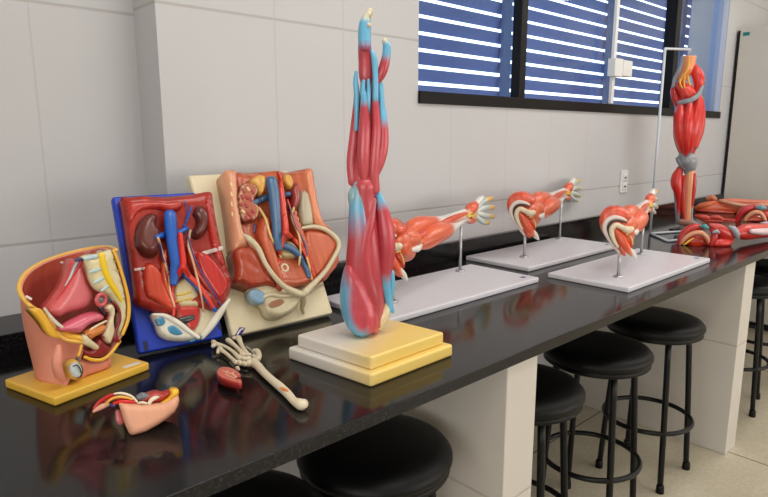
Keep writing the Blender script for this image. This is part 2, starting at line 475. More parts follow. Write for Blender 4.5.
# window: black sliding frame, two panes, mullions
w = thing('window_1', (WX0, YW, WZ0), 'wide black framed sliding window with louvres outside, above the black bench', 'window')
w['kind'] = 'structure'
mb = MB()
add_box(mb, (WX0, YW-.012, WZ0), (WX1, YW+.07, WZ0+.045), .003)
add_box(mb, (WX0, YW-.012, WZ1-.045), (WX1, YW+.07, WZ1), .003)
add_box(mb, (WX0, YW+.01, WZ0), (WX0+.012, YW+.07, WZ1), .002)
mb.build('window_frame', 'frame', w, angle=40)
box('window_jamb', (WX1-.10, YW+.0, WZ0+.045), (WX1-.005, YW+.07, WZ1-.045), 'jamb', w, .003)
box('mullion', (2.290, YW+.004, WZ0+.045), (2.336, YW+.05, WZ1-.045), 'frame', w, .003)
box('mullion', (3.835, YW-.008, WZ0+.045), (3.90, YW+.06, WZ1-.045), 'frame', w, .003)
for a, b in ((WX0+.012, 2.283), (2.338, 3.835), (3.90, WX1-.10)):
    box('pane', (a, YW+.03, WZ0+.045), (b, YW+.034, WZ1-.045), 'glass', w)
# louvre shutter outside the glass
YS = 1.93
lv = thing('louvre_shutter', (3.2, YS, 1.4), 'blue slatted louvre shutter fixed outside the window glass', 'shutter')
px0, px1 = 1.2, 8.2
z = 1.38; k = 0
while z < 2.9:
    mb = MB()
    ct, st = math.cos(math.radians(20)), math.sin(math.radians(20))
    X = lambda p, z=z: Vector((p.x, YS + p.y*ct - p.z*st, z + p.y*st + p.z*ct))
    add_box(mb, (px0, -.004, -.0272), (px1, .004, .0272), .002, X)
    mb.build('slat', 'slat', lv, angle=40)
    z += .0705
for xx in (2.585, 3.63, 4.69, 5.75, 6.8):
    box('upright', (xx-.032, YS-.04, 1.3), (xx+.032, YS-.02, 2.95), 'post', lv, .003)

mb = MB(); add_box(mb, (4.80, YS-.06, 1.3), (5.45, YS-.03, 2.95), .003); mb.build('side_panel', 'slat', lv, angle=40)
# counter, splashback, piers
CY0, CX0, CX1 = 0.775, -1.2, 4.86
mb = MB(); add_box(mb, (CX0, CY0, .872), (CX1, YW-.002, ZT), .002); add_box(mb, (CX0, YW-.01, .872), (XP-.001, YR-.001, ZT))
bench = mb.build('worktop', 'granite', angle=40)
tag(bench, 'long black polished granite laboratory worktop running along the wall', 'worktop')
mb = MB(); add_box(mb, (XP, YW-.027, ZT), (CX1, YW-.0005, .975), .002)
tag(mb.build('splashback', 'granite', angle=40), 'black granite splashback strip behind the white model boards', 'splashback')
mb = MB(); add_box(mb, (CX0, YW-.027, ZT), (XP-.001, YR-.0005, .948), .002)
tag(mb.build('splashback', 'granite', angle=40), 'black granite splashback ledge in the wall recess behind the pelvis model', 'splashback')
for (xa, xb, lab) in ((1.128, 1.253, 'white painted support pier under the worktop below the plinth of the tall arm model'),
                      (2.80, 2.925, 'white painted support pier under the far end of the worktop beside the stools'),
                      (-.60, -.475, None)):
    o = box('support_pier', (xa, .79, 0), (xb, YW-.001, .871), 'pier', None, .003)
    if lab: tag(o, lab, 'pier')
    else: bpy.data.objects.remove(o)

# outlet, switch box with conduits
o = thing('wall_outlet', (3.317, YW, 1.145), 'white double power socket plate on the wall below the window', 'outlet')
box('cover_plate', (3.278, YW-.009, 1.08), (3.358, YW, 1.205), 'white_plastic', o, .003)
for zz in (1.115, 1.165):
    mb = MB(); add_box(mb, (3.295, YW-.013, zz-.02), (3.341, YW-.008, zz+.02), .004); s = mb.build('socket', 'white_plastic', o, angle=40)
    mb = MB()
    for dx in (-.009, 0.0, .009): add_box(mb, (3.318+dx-.003, YW-.0145, zz-.004), (3.318+dx+.003, YW-.0125, zz+.004))
    mb.build('pin_holes', 'dark', s)
o = thing('junction_box', (3.1, YW-.012, 1.74), 'white electrical box with conduit mounted across the window glass', 'electrical box')
box('box_body', (3.03, YW-.055, 1.695), (3.115, YW-.012, 1.785), 'white_plastic', o, .004)
box('switch_cover', (3.117, YW-.058, 1.700), (3.215, YW-.014, 1.782), 'white_plastic', o, .006)
mb = MB(); add_box(mb, (3.060, YW-.03, 1.785), (3.086, YW-.0125, 2.449), .003); mb.build('conduit', 'white_plastic', o, angle=40)
mb = MB(); add_box(mb, (3.060, YW-.03, 1.560), (3.086, YW-.0125, 1.695), .003); mb.build('conduit', 'white_plastic', o, angle=40)

# tall cabinet at the far end
o = thing('tall_cabinet', (4.87, 1.26, 0), 'tall grey metal cabinet with a teal badge standing beyond the far end of the worktop', 'cabinet')
box('cabinet_body', (4.885, .92, .05), (5.55, 1.582, 2.13), 'cabinet', o, .006)
box('side_panel', (4.872, .93, .06), (4.886, 1.575, 2.135), 'cabinet', o, .003)
box('rear_dark_strip', (4.875, 1.572, .06), (4.95, 1.59, 2.12), 'dark', o)  # thin dark strip along the rear edge of the cabinet side
box('cabinet_door', (4.89, .895, .07), (5.54, .918, 2.12), 'cabinet', o, .004)
box('plinth_base', (4.90, .95, 0), (5.53, 1.57, .05), 'dark', o)
box('badge', (4.8695, 1.515, 2.082), (4.8725, 1.557, 2.106), 'teal', o, .001)

# stools
def stool(cx, cy, rz, label, zs=.655):
    t = thing('bar_stool', (cx, cy, 0), label, 'stool', 'black stools under the bench')
    mb = MB(); prof = [(.02, .025), (.10, .0245), (.15, .021), (.175, .012), (.187, -.002), (.188, -.012), (.182, -.024), (.176, -.026), (.182, -.029), (.182, -.038), (.172, -.044), (.03, -.044)]
    lathe(mb, (cx, cy, zs), prof[::-1], 48); mb.build('seat', 'black_vinyl', t)
    for k in range(4):
        a = rz+k*PI/2+PI/4
        d = Vector((math.cos(a), math.sin(a), 0)); c = Vector((cx, cy, 0))
        mb = MB(); tube(mb, [c+d*.142+Vector((0, 0, zs-.04)), c+d*.165+Vector((0, 0, .3)), c+d*.182+Vector((0, 0, .012))], [.0115]*3, (20, 20, 20), seg=14, cap=False)
        lg = mb.build('leg', 'black_metal', t)
        mb = MB(); lathe(mb, c+d*.183, [(.015, 0), (.016, .004), (.0145, .03), (.012, .034)], 16); mb.build('foot_cap', 'black_vinyl', lg)
    mb = MB(); ring(mb, (cx, cy, .245), .170, .0095); mb.build('foot_ring', 'black_metal', t)
    return t
stool(.510, .983, .1, 'black round stool at bottom left, mostly hidden under the worktop edge')
stool(.90, 1.005, .35, 'black round stool under the worktop just left of the near white pier')
stool(1.475, .985, .25, 'black round stool half hidden behind the right side of the near white pier')
stool(1.945, .99, .12, 'black round stool in the middle of the three between the two white piers')
stool(2.425, .993, 0, 'black round stool right beside the far white pier, its four legs in view')
stool(3.41, .985, .2, 'black round stool directly right of the far white pier, cut by the photo edge')
stool(3.93, 1.0, .1, 'black round stool farthest away at the right photo edge behind another stool')

# assumed ceiling lamps, out of view, added to light the room
for i, (x, y) in enumerate(((.8, -.05), (2.9, -.05), (4.95, -.05), (.8, .6), (2.9, .6), (4.95, .6))):
    t = thing('assumed_ceiling_lamp', (x, y, ZC), 'assumed rectangular fluorescent ceiling lamp above the bench, out of view', 'lamp', 'assumed ceiling lamps')
    box('assumed_lamp_housing', (x-.62, y-.16, ZC-.06), (x+.62, y+.16, ZC-.001), 'white_plastic', t, .004)
    ld = bpy.data.lights.new('assumed_tube_light', 'AREA'); ld.shape = 'RECTANGLE'; ld.size = 1.2; ld.size_y = .28; ld.energy = LAMP; ld.color = (1.0, .972, .935)
    lo = bpy.data.objects.new('assumed_tube_light', ld); COL.objects.link(lo); lo.parent = t; lo.location = (0, 0, -.065)
# assumed windows behind the viewer, unseen and added for their light: one in the wall opposite the bench, one in the left wall
def assumed_window(n, X, wd, loc, rot, power, label):
    w2 = thing('window_%d' % n, loc, label, 'window'); w2['kind'] = 'structure'  # assumed window, not in view; frame built around an added light
    mb = MB(); h = wd/2
    for lo_, hi_ in (((-h-.05, 0, -.625), (h+.05, .05, -.575)), ((-h-.05, 0, .575), (h+.05, .05, .625)), ((-h-.05, 0, -.575), (-h, .05, .575)), ((h, 0, -.575), (h+.05, .05, .575)), ((-.025, 0, -.575), (.025, .05, .575))):
        add_box(mb, lo_, hi_, 0, X)
    mb.build('window_frame', 'white_plastic', w2, smooth=False)
    ld = bpy.data.lights.new('assumed_daylight', 'AREA'); ld.shape = 'RECTANGLE'; ld.size = wd; ld.size_y = 1.15; ld.energy = power; ld.color = (1.0, .975, .95)  # area light added to brighten walls and piers
    lo = bpy.data.objects.new('assumed_daylight', ld); COL.objects.link(lo); lo.parent = w2; lo.rotation_euler = rot
    lo.location = X(Vector((0, .02, 0)))-Vector(loc)
assumed_window(2, lambda p: Vector((3.3+p.x, YF+p.y, 1.325+p.z)), 4.4, (3.3, YF, 1.325), (math.radians(90), 0, 0), DAY_FILL, 'wide assumed window, added as a fill light, in the wall opposite the bench')  # unseen, assumed source added to light the wall from the front
assumed_window(3, lambda p: Vector((XL+p.y, -.75-p.x, 1.325+p.z)), 2.8, (XL, -.75, 1.325), (math.radians(90), 0, math.radians(-90)), LEFT_FILL, 'assumed window, added as a fill light, in the left wall')  # unseen, assumed source added to brighten pier and cabinet sides
# ------------------------------------------------------------------ crops used while measuring: crop pixel -> picture pixel
def K(x0, y0, s): return lambda x, y: (x0+x/s, y0+y/s)
RED, PINKRED, BLUE, CREAM = (186, 62, 74), (204, 84, 92), (104, 178, 214), (222, 206, 168)
def tubepx(mb, fr, pts, col, flat=1.0, seg=12, sub=4, cap=True, lump=0.0, k=None):
    """pts: (x, y, r_px[, h]) on a frame"""
    P = []; R = []
    for q in pts:
        x, y = k(q[0], q[1]) if k else (q[0], q[1])
        h = q[3] if len(q) > 3 else 0.0
        w = fr.px(x, y, h); P.append(w); R.append(q[2]*mpp(w))
    return tube(mb, P, R, col, flat=flat, axis=fr.N, seg=seg, sub=sub, cap=cap, lump=lump)
def part_tube(name, mat, parent, fr, pts, col, **kw):
    mb = MB(); tubepx(mb, fr, pts, col, **kw); return mb.build(name, mat, parent)
def pxo(fr, pts, k=None, h=0.0):
    return [fr.uv(*(k(*p) if k else p), h) for p in pts]

# ------------------------------------------------------------------ tall red and blue arm model on its stepped plinth
root = thing('arm_muscle_model', (.87, .99, ZT), 'tall upright red and blue arm muscle model on a stepped cream plinth', 'anatomical model')
pc = [onz(288, 359), onz(371, 388), onz(453, 356)]
pA, pB, pC = [Vector((p.x, p.y)) for p in pc]
pD = pA+pC-pB
lo = [pA, pB, pC, pD]; ctr = (pA+pC)/2
quadprism('plinth', [tuple(p) for p in lo], ZT, ZT+.029, 'plinth', root, .006)
up_ = [ctr+(p-ctr)*.885 for p in lo]
quadprism('plinth_step', [tuple(p) for p in up_], ZT+.029, ZT+.058, 'plinth', root, .005)
TA = facing((.862, .985, 1.2))
k2, k3, k1 = K(330, 90, 4.14), K(330, 190, 3.313), K(340, 0, 4.143)
# deltoid fan with a blue rim at the foot of the model
o = pxo(TA, [(62, 236), (46, 262), (36, 310), (33, 360), (40, 410), (58, 450), (85, 476), (118, 480), (150, 462), (163, 440), (160, 405), (150, 370), (132, 325), (108, 280), (84, 248)], k3)
mb = MB()
e0 = TA.uv(*k3(62, 236)); e1 = TA.uv(*k3(150, 462)); m0 = TA.uv(*k3(33, 360)); m1 = TA.uv(*k3(85, 476))
def delt(u, v, d):
    # blue tendon along the left and bottom edge only
    a = Vector(TA.uv(*k3(104, 400))); p = Vector((u, v))
    side = (p.x-a.x)*.90 + (p.y-a.y)*.33 
    kk = max(0, min(1, (d-.015)/.014)) ; kk = max(kk, max(0, min(1, (side+.012)/.02)))
    A, B = lin(BLUE), lin((196, 70, 84))
    return tuple(A[i]*(1-kk)+B[i]*kk for i in range(4))
puffy(mb, TA, o, .010, .042, .03, delt, hb=-.006, wob=.002)
mb.build('deltoid', 'muscle', root)
part_tube('upper_arm_core', 'muscle', root, TA, [(376, 322, 9, -.012), (374, 300, 12, -.015), (371, 265, 14, -.015), (367, 230, 14, -.015), (364.5, 200, 12.5, -.010), (365, 184, 13, -.008)],
          [(0, (206, 110, 116)), (.3, RED), (.75, RED), (1, PINKRED)], flat=1.3, seg=16)
part_tube('biceps', 'muscle', root, TA, [(358, 330, 3, .015), (355, 300, 9, .010), (360, 268, 14.5, .006), (361, 240, 13.5, .008), (359, 214, 10.5, .010), (359, 196, 8.5, .01), (361, 184, 7.5, .008)],
          [(0, BLUE), (.12, RED), (.62, RED), (.82, BLUE), (.93, (150, 175, 180)), (1, (140, 180, 200))], flat=.8, seg=18)
part_tube('brachialis', 'muscle', root, TA, [(375, 330, 5, .0), (372, 306, 9, .012), (366, 280, 9, .016), (363, 250, 8, .02), (369, 222, 6, .018), (374, 200, 3, .012)],
          [(0, (214, 120, 120)), (.25, RED), (.8, RED), (1, (190, 90, 100))], flat=.7, seg=16)
part_tube('triceps', 'muscle', root, TA, [(377, 190, 2.5, .0), (382, 206, 5.2, .006), (386, 228, 8, .008), (387.5, 250, 8, .008), (386, 268, 6.4, .006), (386, 282, 5, .004), (388, 296, 4, .0), (390, 311, 2, 0)],
          [(0, BLUE), (.1, BLUE), (.18, RED), (.66, RED), (.76, BLUE), (1, BLUE)], flat=.9, seg=16)
part_tube('tendon', 'organ', root, TA, [(392, 272, 2.4, .002), (392.5, 286, 2.6, .0), (391, 300, 2, -.002), (393, 312, 1.6, -.002)], BLUE)
part_tube('bone_end', 'organ', root, TA, [(388, 304, 3.4, -.004), (385.5, 313, 5, -.002), (380.5, 322, 5, .0), (379, 327, 3.5, .0)], CREAM)
part_tube('steel_peg', 'steel', root, TA, [(366, 326, 4, -.02), (366, 344, 4, -.02)], (200, 200, 200))
# forearm
part_tube('forearm_core', 'muscle', root, TA, [(364, 192, 12.5, .002), (364.5, 176, 13.5, -.004), (366.5, 155, 15, -.012), (368, 130, 13.5, -.012), (369, 105, 10.5, -.010), (368, 85, 8, -.008), (368, 74, 6, -.008)],
          [(0, PINKRED), (.6, RED), (.8, (150, 70, 90)), (1, BLUE)], flat=.8, seg=16)
part_tube('elbow_joint', 'organ', root, TA, [(356, 208, 6.5, .012), (356, 195, 8.2, .010), (359, 187, 5.5, .010)], [(0, BLUE), (.55, (150, 178, 178)), (1, BLUE)], flat=.7)
for pts, c in (([(356.6, 88, 2.4), (356, 110, 3.6), (354.2, 138, 5.2), (352, 162, 5.6), (353.5, 182, 5.5)], [(0, BLUE), (.14, BLUE), (.24, RED), (1, PINKRED)]),
               ([(363.6, 92, 2.8, .016), (364.2, 108, 4.4, .02), (364.6, 128, 6.2, .022), (363.5, 152, 6.6, .022), (363.6, 170, 6, .018), (364, 178, 4.6, .015)], [(0, BLUE), (.12, BLUE), (.2, RED), (1, PINKRED)]),
               ([(375, 92, 2.8, .012), (375.6, 110, 3.8, .014), (376.4, 130, 5, .016), (374.5, 156, 5.4, .016), (373.5, 176, 5.6, .012), (375, 190, 5, .008)], [(0, BLUE), (.05, BLUE), (.12, RED), (1, PINKRED)]),
               ([(380.8, 84, 2.6, .0), (381.5, 104, 3.4, .002), (383, 124, 5, .004), (383, 145, 5.6, .004), (380, 162, 5, .006), (376.5, 173, 3.6, .01)], [(0, BLUE), (.38, BLUE), (.48, RED), (1, PINKRED)])):
    part_tube('forearm_muscle', 'muscle', root, TA, pts, c, seg=14)
for pts in ([(356, 72, 1.6, .01), (355.6, 82, 2.6, .01), (356.8, 97, 2.8, .01), (356.3, 130, 2.0, .012)],
            [(363.6, 81, 1.8, .016), (362.8, 90, 2.6, .018), (363.6, 104, 2.6, .016)],
            [(368.5, 80, 1.6, .014), (368.6, 95, 2.4, .014), (368, 112, 2.2, .012)],
            [(371.5, 51, 1.8, .01), (374, 58, 3.0, .014), (375.4, 75, 3.0, .016), (375.6, 100, 3.0, .014)],
            [(379.5, 84, 1.8, .004), (381.4, 98, 2.6, .004), (383.2, 118, 2.4, .006)]):
    part_tube('tendon', 'organ', root, TA, pts, BLUE)
# hand seen from the side: palm, four fingers together, thumb apart
part_tube('palm', 'muscle', root, TA, [(367, 86, 5.5, -.004), (366, 76, 7.2, .0), (366, 62, 7.6, .0), (364.8, 50, 7, .0), (364.5, 42, 6.4, 0)], [(0, (190, 80, 90)), (.7, RED), (1, (150, 130, 160))], flat=.9, seg=16)
for i, (dx, tip, h, ln) in enumerate(((0, 13.5, .017, 0), (.8, 10.5, .006, 0), (1.2, 12, -.006, 0), (.6, 17, -.017, 0))):
    part_tube('finger', 'organ', root, TA, [(364.5+dx*.3, 46, 6.3, h), (364+dx*.5, 34, 6.2, h), (364.6+dx, 23, 5.4, h), (366.2+dx, 16.5, 3.6, h), (369.3+dx, tip, 3.0, h)],
              [(0, RED), (.12, (150, 120, 160)), (.25, BLUE), (.68, BLUE), (.8, (196, 198, 176)), (1, CREAM)])
part_tube('fingertip', 'organ', root, TA, [(367.5, 26, 2.4, .022), (369, 24.5, 2.2, .026)], CREAM)
part_tube('thumb', 'organ', root, TA, [(377.5, 82, 3, .006), (381, 75, 4.6, .006), (384, 66, 5, .006), (386.4, 55, 4.4, .006), (386.6, 46, 4, .006), (384.6, 40.5, 3, .006)],
          [(0, RED), (.5, RED), (.66, BLUE), (.86, BLUE), (.95, CREAM), (1, CREAM)])

# ------------------------------------------------------------------ the three arm models on white boards
DIR = Vector((.46, .13, 0)).normalized(); PL = .478
P2A1 = Vector((1.648, 1.377, ZT+.018)); P1A1 = P2A1-DIR*PL
P1A3 = Vector((1.976, .946, ZT+.018))
ORG, TEND, SKIN, YEL = (228, 106, 70), (226, 222, 214), (232, 150, 110), (230, 190, 100)
A1 = Frame(P2A1, DIR, Vector((0, 0, 1)))            # the plane of the arm, as in the nearest model
A3 = facing(P1A3)                                   # across the shoulder end of the front model
c6, c8 = K(390, 185, 4.973), K(590, 180, 4.7375)
SH3 = P1A1-P1A3                                     # both are measured on different copies: bring the shoulder over
def arm_model(label):
    r = thing('arm_model', P1A1, label, 'anatomical model', 'arm muscle models on white boards')
    def t1(name, pts, col, mat='muscle', **kw): return part_tube(name, mat, r, A1, pts, col, k=c6, **kw)
    def t3(name, pts, col, mat='muscle', **kw):
        mb = MB(); tubepx(mb, A3, pts, col, k=c8, **kw)
        mb.v = [v+SH3 for v in mb.v]; return mb.build(name, mat, r)
    # --- shoulder end, cut open towards the viewer
    t3('shoulder_muscle', [(196, 172, 9, -.10), (172, 150, 17, -.03), (138, 142, 18, -.01), (102, 146, 17, 0), (72, 170, 16, 0), (60, 205, 14, 0), (68, 243, 11, 0), (90, 280, 8, 0), (120, 322, 4, 0)],
       [(0, ORG), (.9, (232, 104, 70)), (1, (230, 150, 120))], flat=1.3, seg=18) if False else None
    def sh(pts): return [A3.uv(*c8(*p)) for p in pts]
    mb = MB(); puffy(mb, A3, sh([(196, 178), (180, 150), (150, 132), (115, 126), (80, 133), (54, 156), (43, 190), (48, 225), (62, 256), (84, 290), (108, 322), (140, 350), (168, 362), (150, 300), (135, 250), (150, 215)]), -.012, .006, .012, (228, 92, 62), hb=-.05, wob=.001)
    mb.v = [v+SH3 for v in mb.v]; mb.build('deltoid', 'muscle', r)
    def b3(name, pts, h, rp, col, mat='organ', flat=.5):
        mb = MB(); tubepx(mb, A3, [(p[0], p[1], (p[2] if len(p) > 2 else rp)/4.7375, h) for p in pts], col, k=c8, flat=flat)
        mb.v = [v+SH3 for v in mb.v]; return mb.build(name, mat, r)
    b3('fascia', [(172, 192, 5), (150, 182, 8), (115, 177, 11), (86, 190, 11), (70, 218, 11), (76, 252, 10), (98, 290, 9), (122, 322, 8), (138, 345, 5)], .008, 9, (232, 220, 212), flat=.6)
    b3('groove', [(172, 203, 4), (150, 196, 5), (118, 192, 5), (95, 205, 6), (86, 228, 6), (92, 256, 6), (106, 288, 5), (124, 314, 4)], .011, 5, (52, 34, 34), flat=.6)
    b3('scapula_bone', [(188, 238, 12), (172, 234, 15), (150, 224, 13), (125, 214, 13), (106, 228, 13), (104, 255, 12), (116, 290, 9), (132, 316, 6)], .022, 12, [(0, (228, 210, 176)), (1, (238, 224, 196))], flat=.8)
    b3('humerus_head', [(166, 232, 16), (182, 236, 18), (196, 232, 14)], .024, 20, (232, 216, 184), flat=.9)
    b3('shoulder_strap', [(120, 236, 6), (138, 262, 17), (160, 300, 21), (182, 334, 15), (196, 352, 8)], .022, 10, [(0, (226, 96, 60)), (.75, (224, 88, 54)), (1, (232, 150, 110))], 'muscle', flat=.7)
    b3('lower_muscle', [(150, 262, 8), (178, 280, 13), (194, 300, 10), (196, 318, 5)], .004, 10, (206, 70, 44), 'muscle', flat=.8)
    b3('tendon_tip', [(178, 322, 9), (192, 338, 15), (206, 356, 13), (217, 370, 6)], .018, 10, [(0, (230, 190, 170)), (.35, TEND), (1, (222, 218, 212))], flat=.6)
    b3('nerve', [(190, 262, 3), (200, 285, 4), (202, 305, 3)], .01, 3, YEL)
    # --- upper arm, running back from the shoulder to the elbow
    E = [P1A1+Vector((0, 0, .14)), ]
    pe = A1.px(*c6(60, 290))                         # elbow side of the biceps
    ps = P1A1+Vector((0, 0, .150))
    mb = MB(); tube(mb, [ps+DIR*.075+Vector((0, 0, -.01)), ps.lerp(pe, .5)+Vector((0, 0, .0)), ps.lerp(pe, .8)+Vector((0, 0, .01)), pe+Vector((0, 0, .004))], [.034, .036, .036, .03], ORG, flat=1, axis=A1.N, seg=18)
    mb.build('upper_arm', 'muscle', r)
    t1('biceps', [(-40, 290, 34, .012), (20, 272, 46, .016), (80, 268, 52, .022), (125, 274, 44, .026), (152, 290, 22, .026)] if False else
       [(10, 296, 5, -.012), (45, 280, 9.6, -.004), (85, 272, 11.6, .006), (124, 277, 9.4, .014), (150, 290, 4.5, .02)], [(0, ORG), (.8, (228, 110, 76)), (1, (226, 100, 60))], seg=16, flat=.8)
    t1('forearm_muscle', [(70, 262, 5, -.01), (105, 218, 8.6, -.012), (150, 196, 8.6, -.012), (205, 186, 6.5, -.01), (250, 180, 5, -.006), (300, 160, 3.8, -.004), (370, 132, 2.8, 0)],
       [(0, ORG), (.46, (230, 106, 74)), (.54, TEND), (1, TEND)], seg=16)
    t1('forearm_muscle', [(140, 300, 5, .012), (175, 276, 9.5, .012), (220, 245, 10.8, .012), (270, 226, 9, .01), (305, 212, 5.5, .008), (345, 188, 3.4, .006), (385, 165, 2.6, .004)],
       [(0, ORG), (.5, (230, 108, 74)), (.6, TEND), (1, TEND)], seg=16)
    t1('forearm_muscle', [(150, 262, 4, .0), (200, 224, 4.5, .002), (260, 190, 4.2, .004), (330, 158, 3.4, .004), (380, 140, 2.6, .004)], [(0, ORG), (.7, (216, 84, 54)), (1, (224, 110, 80))])
    t1('forearm_core', [(120, 270, 7, .0), (200, 228, 7, .0), (290, 190, 5, .0), (350, 165, 4.4, 0), (395, 150, 4.4, 0)], [(0, (200, 70, 46)), (.6, (214, 110, 90)), (1, TEND)])
    t1('nerve', [(30, 335, .9, .018), (75, 322, .8, .026), (120, 318, .8, .03), (160, 280, .8, .032)], YEL, 'organ')
    t1('elbow_tendon', [(112, 322, 2.2, .034), (136, 316, 3.6, .032), (152, 300, 2.2, .03)], TEND, 'organ')
    t1('lower_muscle', [(20, 322, 5, -.01), (50, 328, 5, .0), (90, 328, 4, .014), (112, 322, 2.4, .02)], [(0, ORG), (1, (222, 110, 70))])
    # --- hand
    t1('palm', [(375, 158, 4.8, 0), (395, 150, 5.6, 0), (412, 143, 6.4, 0), (428, 138, 5, 0)], [(0, TEND), (.5, (228, 190, 150)), (1, (222, 206, 180))], flat=.5, seg=16)
    t1('thumb_muscle', [(382, 142, 3, .006), (400, 120, 5.8, .008), (418, 104, 5, .006), (430, 92, 2.6, .004)], [(0, TEND), (.2, (226, 100, 66)), (.85, (226, 100, 66)), (1, TEND)])
    t1('thumb', [(425, 96, 3.2, .004), (440, 80, 3.4, .004), (452, 68, 2.8, .004), (462, 60, 1.8, .004)], [(0, TEND), (.8, (232, 230, 224)), (1, (190, 200, 190))], 'organ')
    t1('little_finger_muscle', [(378, 172, 2, .008), (395, 176, 3.4, .01), (412, 176, 3, .01), (424, 170, 1.6, .008)], [(0, TEND), (.3, (224, 100, 66)), (1, (224, 110, 70))])
    FC = [(0, TEND), (.3, (206, 216, 210)), (.5, (166, 206, 216)), (.6, YEL), (1, (214, 178, 104))]
    for pts in ([(424, 120, 2.6, 0), (450, 92, 2.6, .002), (475, 76, 2.8, .004), (503, 66, 2.3, .004)],
                [(428, 130, 2.6, 0), (455, 116, 2.6, .006), (480, 112, 2.8, .008), (512, 112, 2.3, .006)],
                [(428, 140, 2.6, 0), (455, 146, 2.6, .008), (480, 153, 2.8, .01), (512, 157, 2.3, .008)],
                [(424, 152, 2.4, 0), (445, 172, 2.4, .008), (463, 184, 2.5, .01), (488, 188, 2.1, .008)]):
        t1('finger', pts, FC, 'organ')
    for pts in ([(385, 152, .9, .016), (405, 138, .9, .02), (425, 122, .8, .016)], [(388, 158, .9, .016), (410, 152, .9, .022), (428, 148, .8, .016)], [(395, 140, .9, .018), (410, 160, .9, .022), (424, 166, .8, .016)]):
        t1('nerve', pts, (232, 196, 70), 'organ')
    # --- steel posts
    for p, top in ((P1A1, .105), (P2A1, .165)):
        mb = MB(); rod(mb, p, p+Vector((0, 0, top)), .0052); s = mb.build('support_post', 'steel', r)
        mb = MB(); lathe(mb, p, [(.017, 0), (.017, .003), (.012, .006), (.007, .008)], 24); mb.build('post_flange', 'steel', s)
    return r
A_LABELS = ['arm muscle model directly behind the tall red and blue arm, half hidden by it',
            'arm muscle model on the rear white board, touching the black splashback',
            'arm muscle model on the white board at the front edge of the worktop']
arm1 = arm_model(A_LABELS[0])
arms = [arm1]
def board(parent, x0, x1, y0, y1):
    bb = WORLD[parent.name]
    mb = MB(); add_box(mb, (x0, y0, ZT), (x1, y1, ZT+.018), .004)
    sc = parent.scale.x; mb.v = [bb+(v-bb)/sc for v in mb.v]
    return mb.build('base_board', 'white_board', parent, angle=40)
for i, p in ((1, Vector((2.031, 1.367, ZT+.018))), (2, P1A3)):
    c = copy_tree(arm1); c.location = p; c.scale = (1.07,)*3 if i == 1 else (1,)*3; c['label'] = A_LABELS[i]; WORLD[c.name] = p.copy(); arms.append(c)
for a, (x0, x1, y0, y1) in zip(arms, ((1.06, 1.775, 1.130, 1.433), (1.882, 2.59, 1.245, 1.545), (1.860, 2.560, .852, 1.150))):
    b = board(a, x0, x1, y0, y1)
    mb = MB(); zz = ZT+.0181
    add_box(mb, (x1-.05, y0+.03, zz), (x1-.03, y0+.046, zz+.0004)); bb = WORLD[a.name]; mb.v = [bb+(v-bb)/a.scale.x for v in mb.v]; lg = mb.build('printed_mark', 'print_blue', b, smooth=False)
from mathutils.bvhtree import BVHTree
# ------------------------------------------------------------------ the two opened torso models leaning by the wall
def lean_frame(bl, br, topmid, ytop):
    zb = ZT+.0115                     # the board stands on its back lower edge
    B0, B1 = onz(*bl, zb), onz(*br, zb)
    T = ony(topmid[0], topmid[1], ytop)
    U = (B1-B0).normalized(); mid = (B0+B1)/2
    V = T-mid
    return Frame(B0, U, V), (B1-B0).length
c2, cc = K(105, 180, 2.764), K(210, 160, 2.764)
class Relief:
    def __init__(s, root, fr, k): s.r, s.f, s.k = root, fr, k
    def P(s, pts, h): return [s.f.uv(*s.k(*p), h) for p in pts]
    def puff(s, name, pts, h0, h1, rim, col, mat='organ', hb=None, hp=None, **kw):
        mb = MB(); puffy(mb, s.f, s.P(pts, h0 if hp is None else hp), h0, h1, rim, col, hb=hb, **kw); return mb.build(name, mat, s.r)
    def tube(s, name, pts, h, col, mat='organ', snap=None, **kw):
        """pts: (x, y, r in crop pixels[, height])"""
        mb = MB(); sc = 1/2.764
        if snap is not None:
            trees = []
            for o in s.r.children_recursive:
                if o.type == 'MESH' and o.name.split('.')[0] not in ('vena_cava', 'backboard') or o.name.split('.')[0] == 'backboard':
                    b_ = WORLD[o.name]; trees.append(BVHTree.FromPolygons([v.co+b_ for v in o.data.vertices], [tuple(p.vertices) for p in o.data.polygons]))
            Q = [Vector(p[:3]) for p in pts]; E_ = [Q[0]*2-Q[1]]+Q+[Q[-1]*2-Q[-2]]; fine = []
            for i in range(len(Q)-1):
                for q in range(3): fine.append(cr(E_[i], E_[i+1], E_[i+2], E_[i+3], q/3))
            fine.append(Q[-1]); hs = []
            for p in fine:
                d = ray(*s.k(p.x, p.y)).normalized(); best = None
                for t in trees:
                    hit = t.ray_cast(CAM, d)
                    if hit[0] is not None and (best is None or hit[3] < best[3]): best = hit
                hs.append((best[0]-s.f.O).dot(s.f.N) if best else h)
            hs = [max(hs[max(0, i-1):i+2])*.5+sum(hs[max(0, i-1):i+2])/len(hs[max(0, i-1):i+2])*.5 for i in range(len(hs))]
            pts = [(p.x, p.y, p.z, hh+snap*p.z*.0009) for p, hh in zip(fine, hs)]; kw.setdefault('sub', 2)
        tubepx(mb, s.f, [(p[0], p[1], p[2]*sc, p[3] if len(p) > 3 else h) for p in pts], col, k=s.k, **kw); return mb.build(name, mat, s.r)
def slab(fr, name, w, hgt, th, mat, root, bev=.006, u0=0.0):
    mb = MB(); add_box(mb, (u0, 0, -th), (u0+w, hgt, 0), bev, lambda p: fr.pt(p.x, p.y, p.z)); return mb.build(name, mat, root, angle=40)

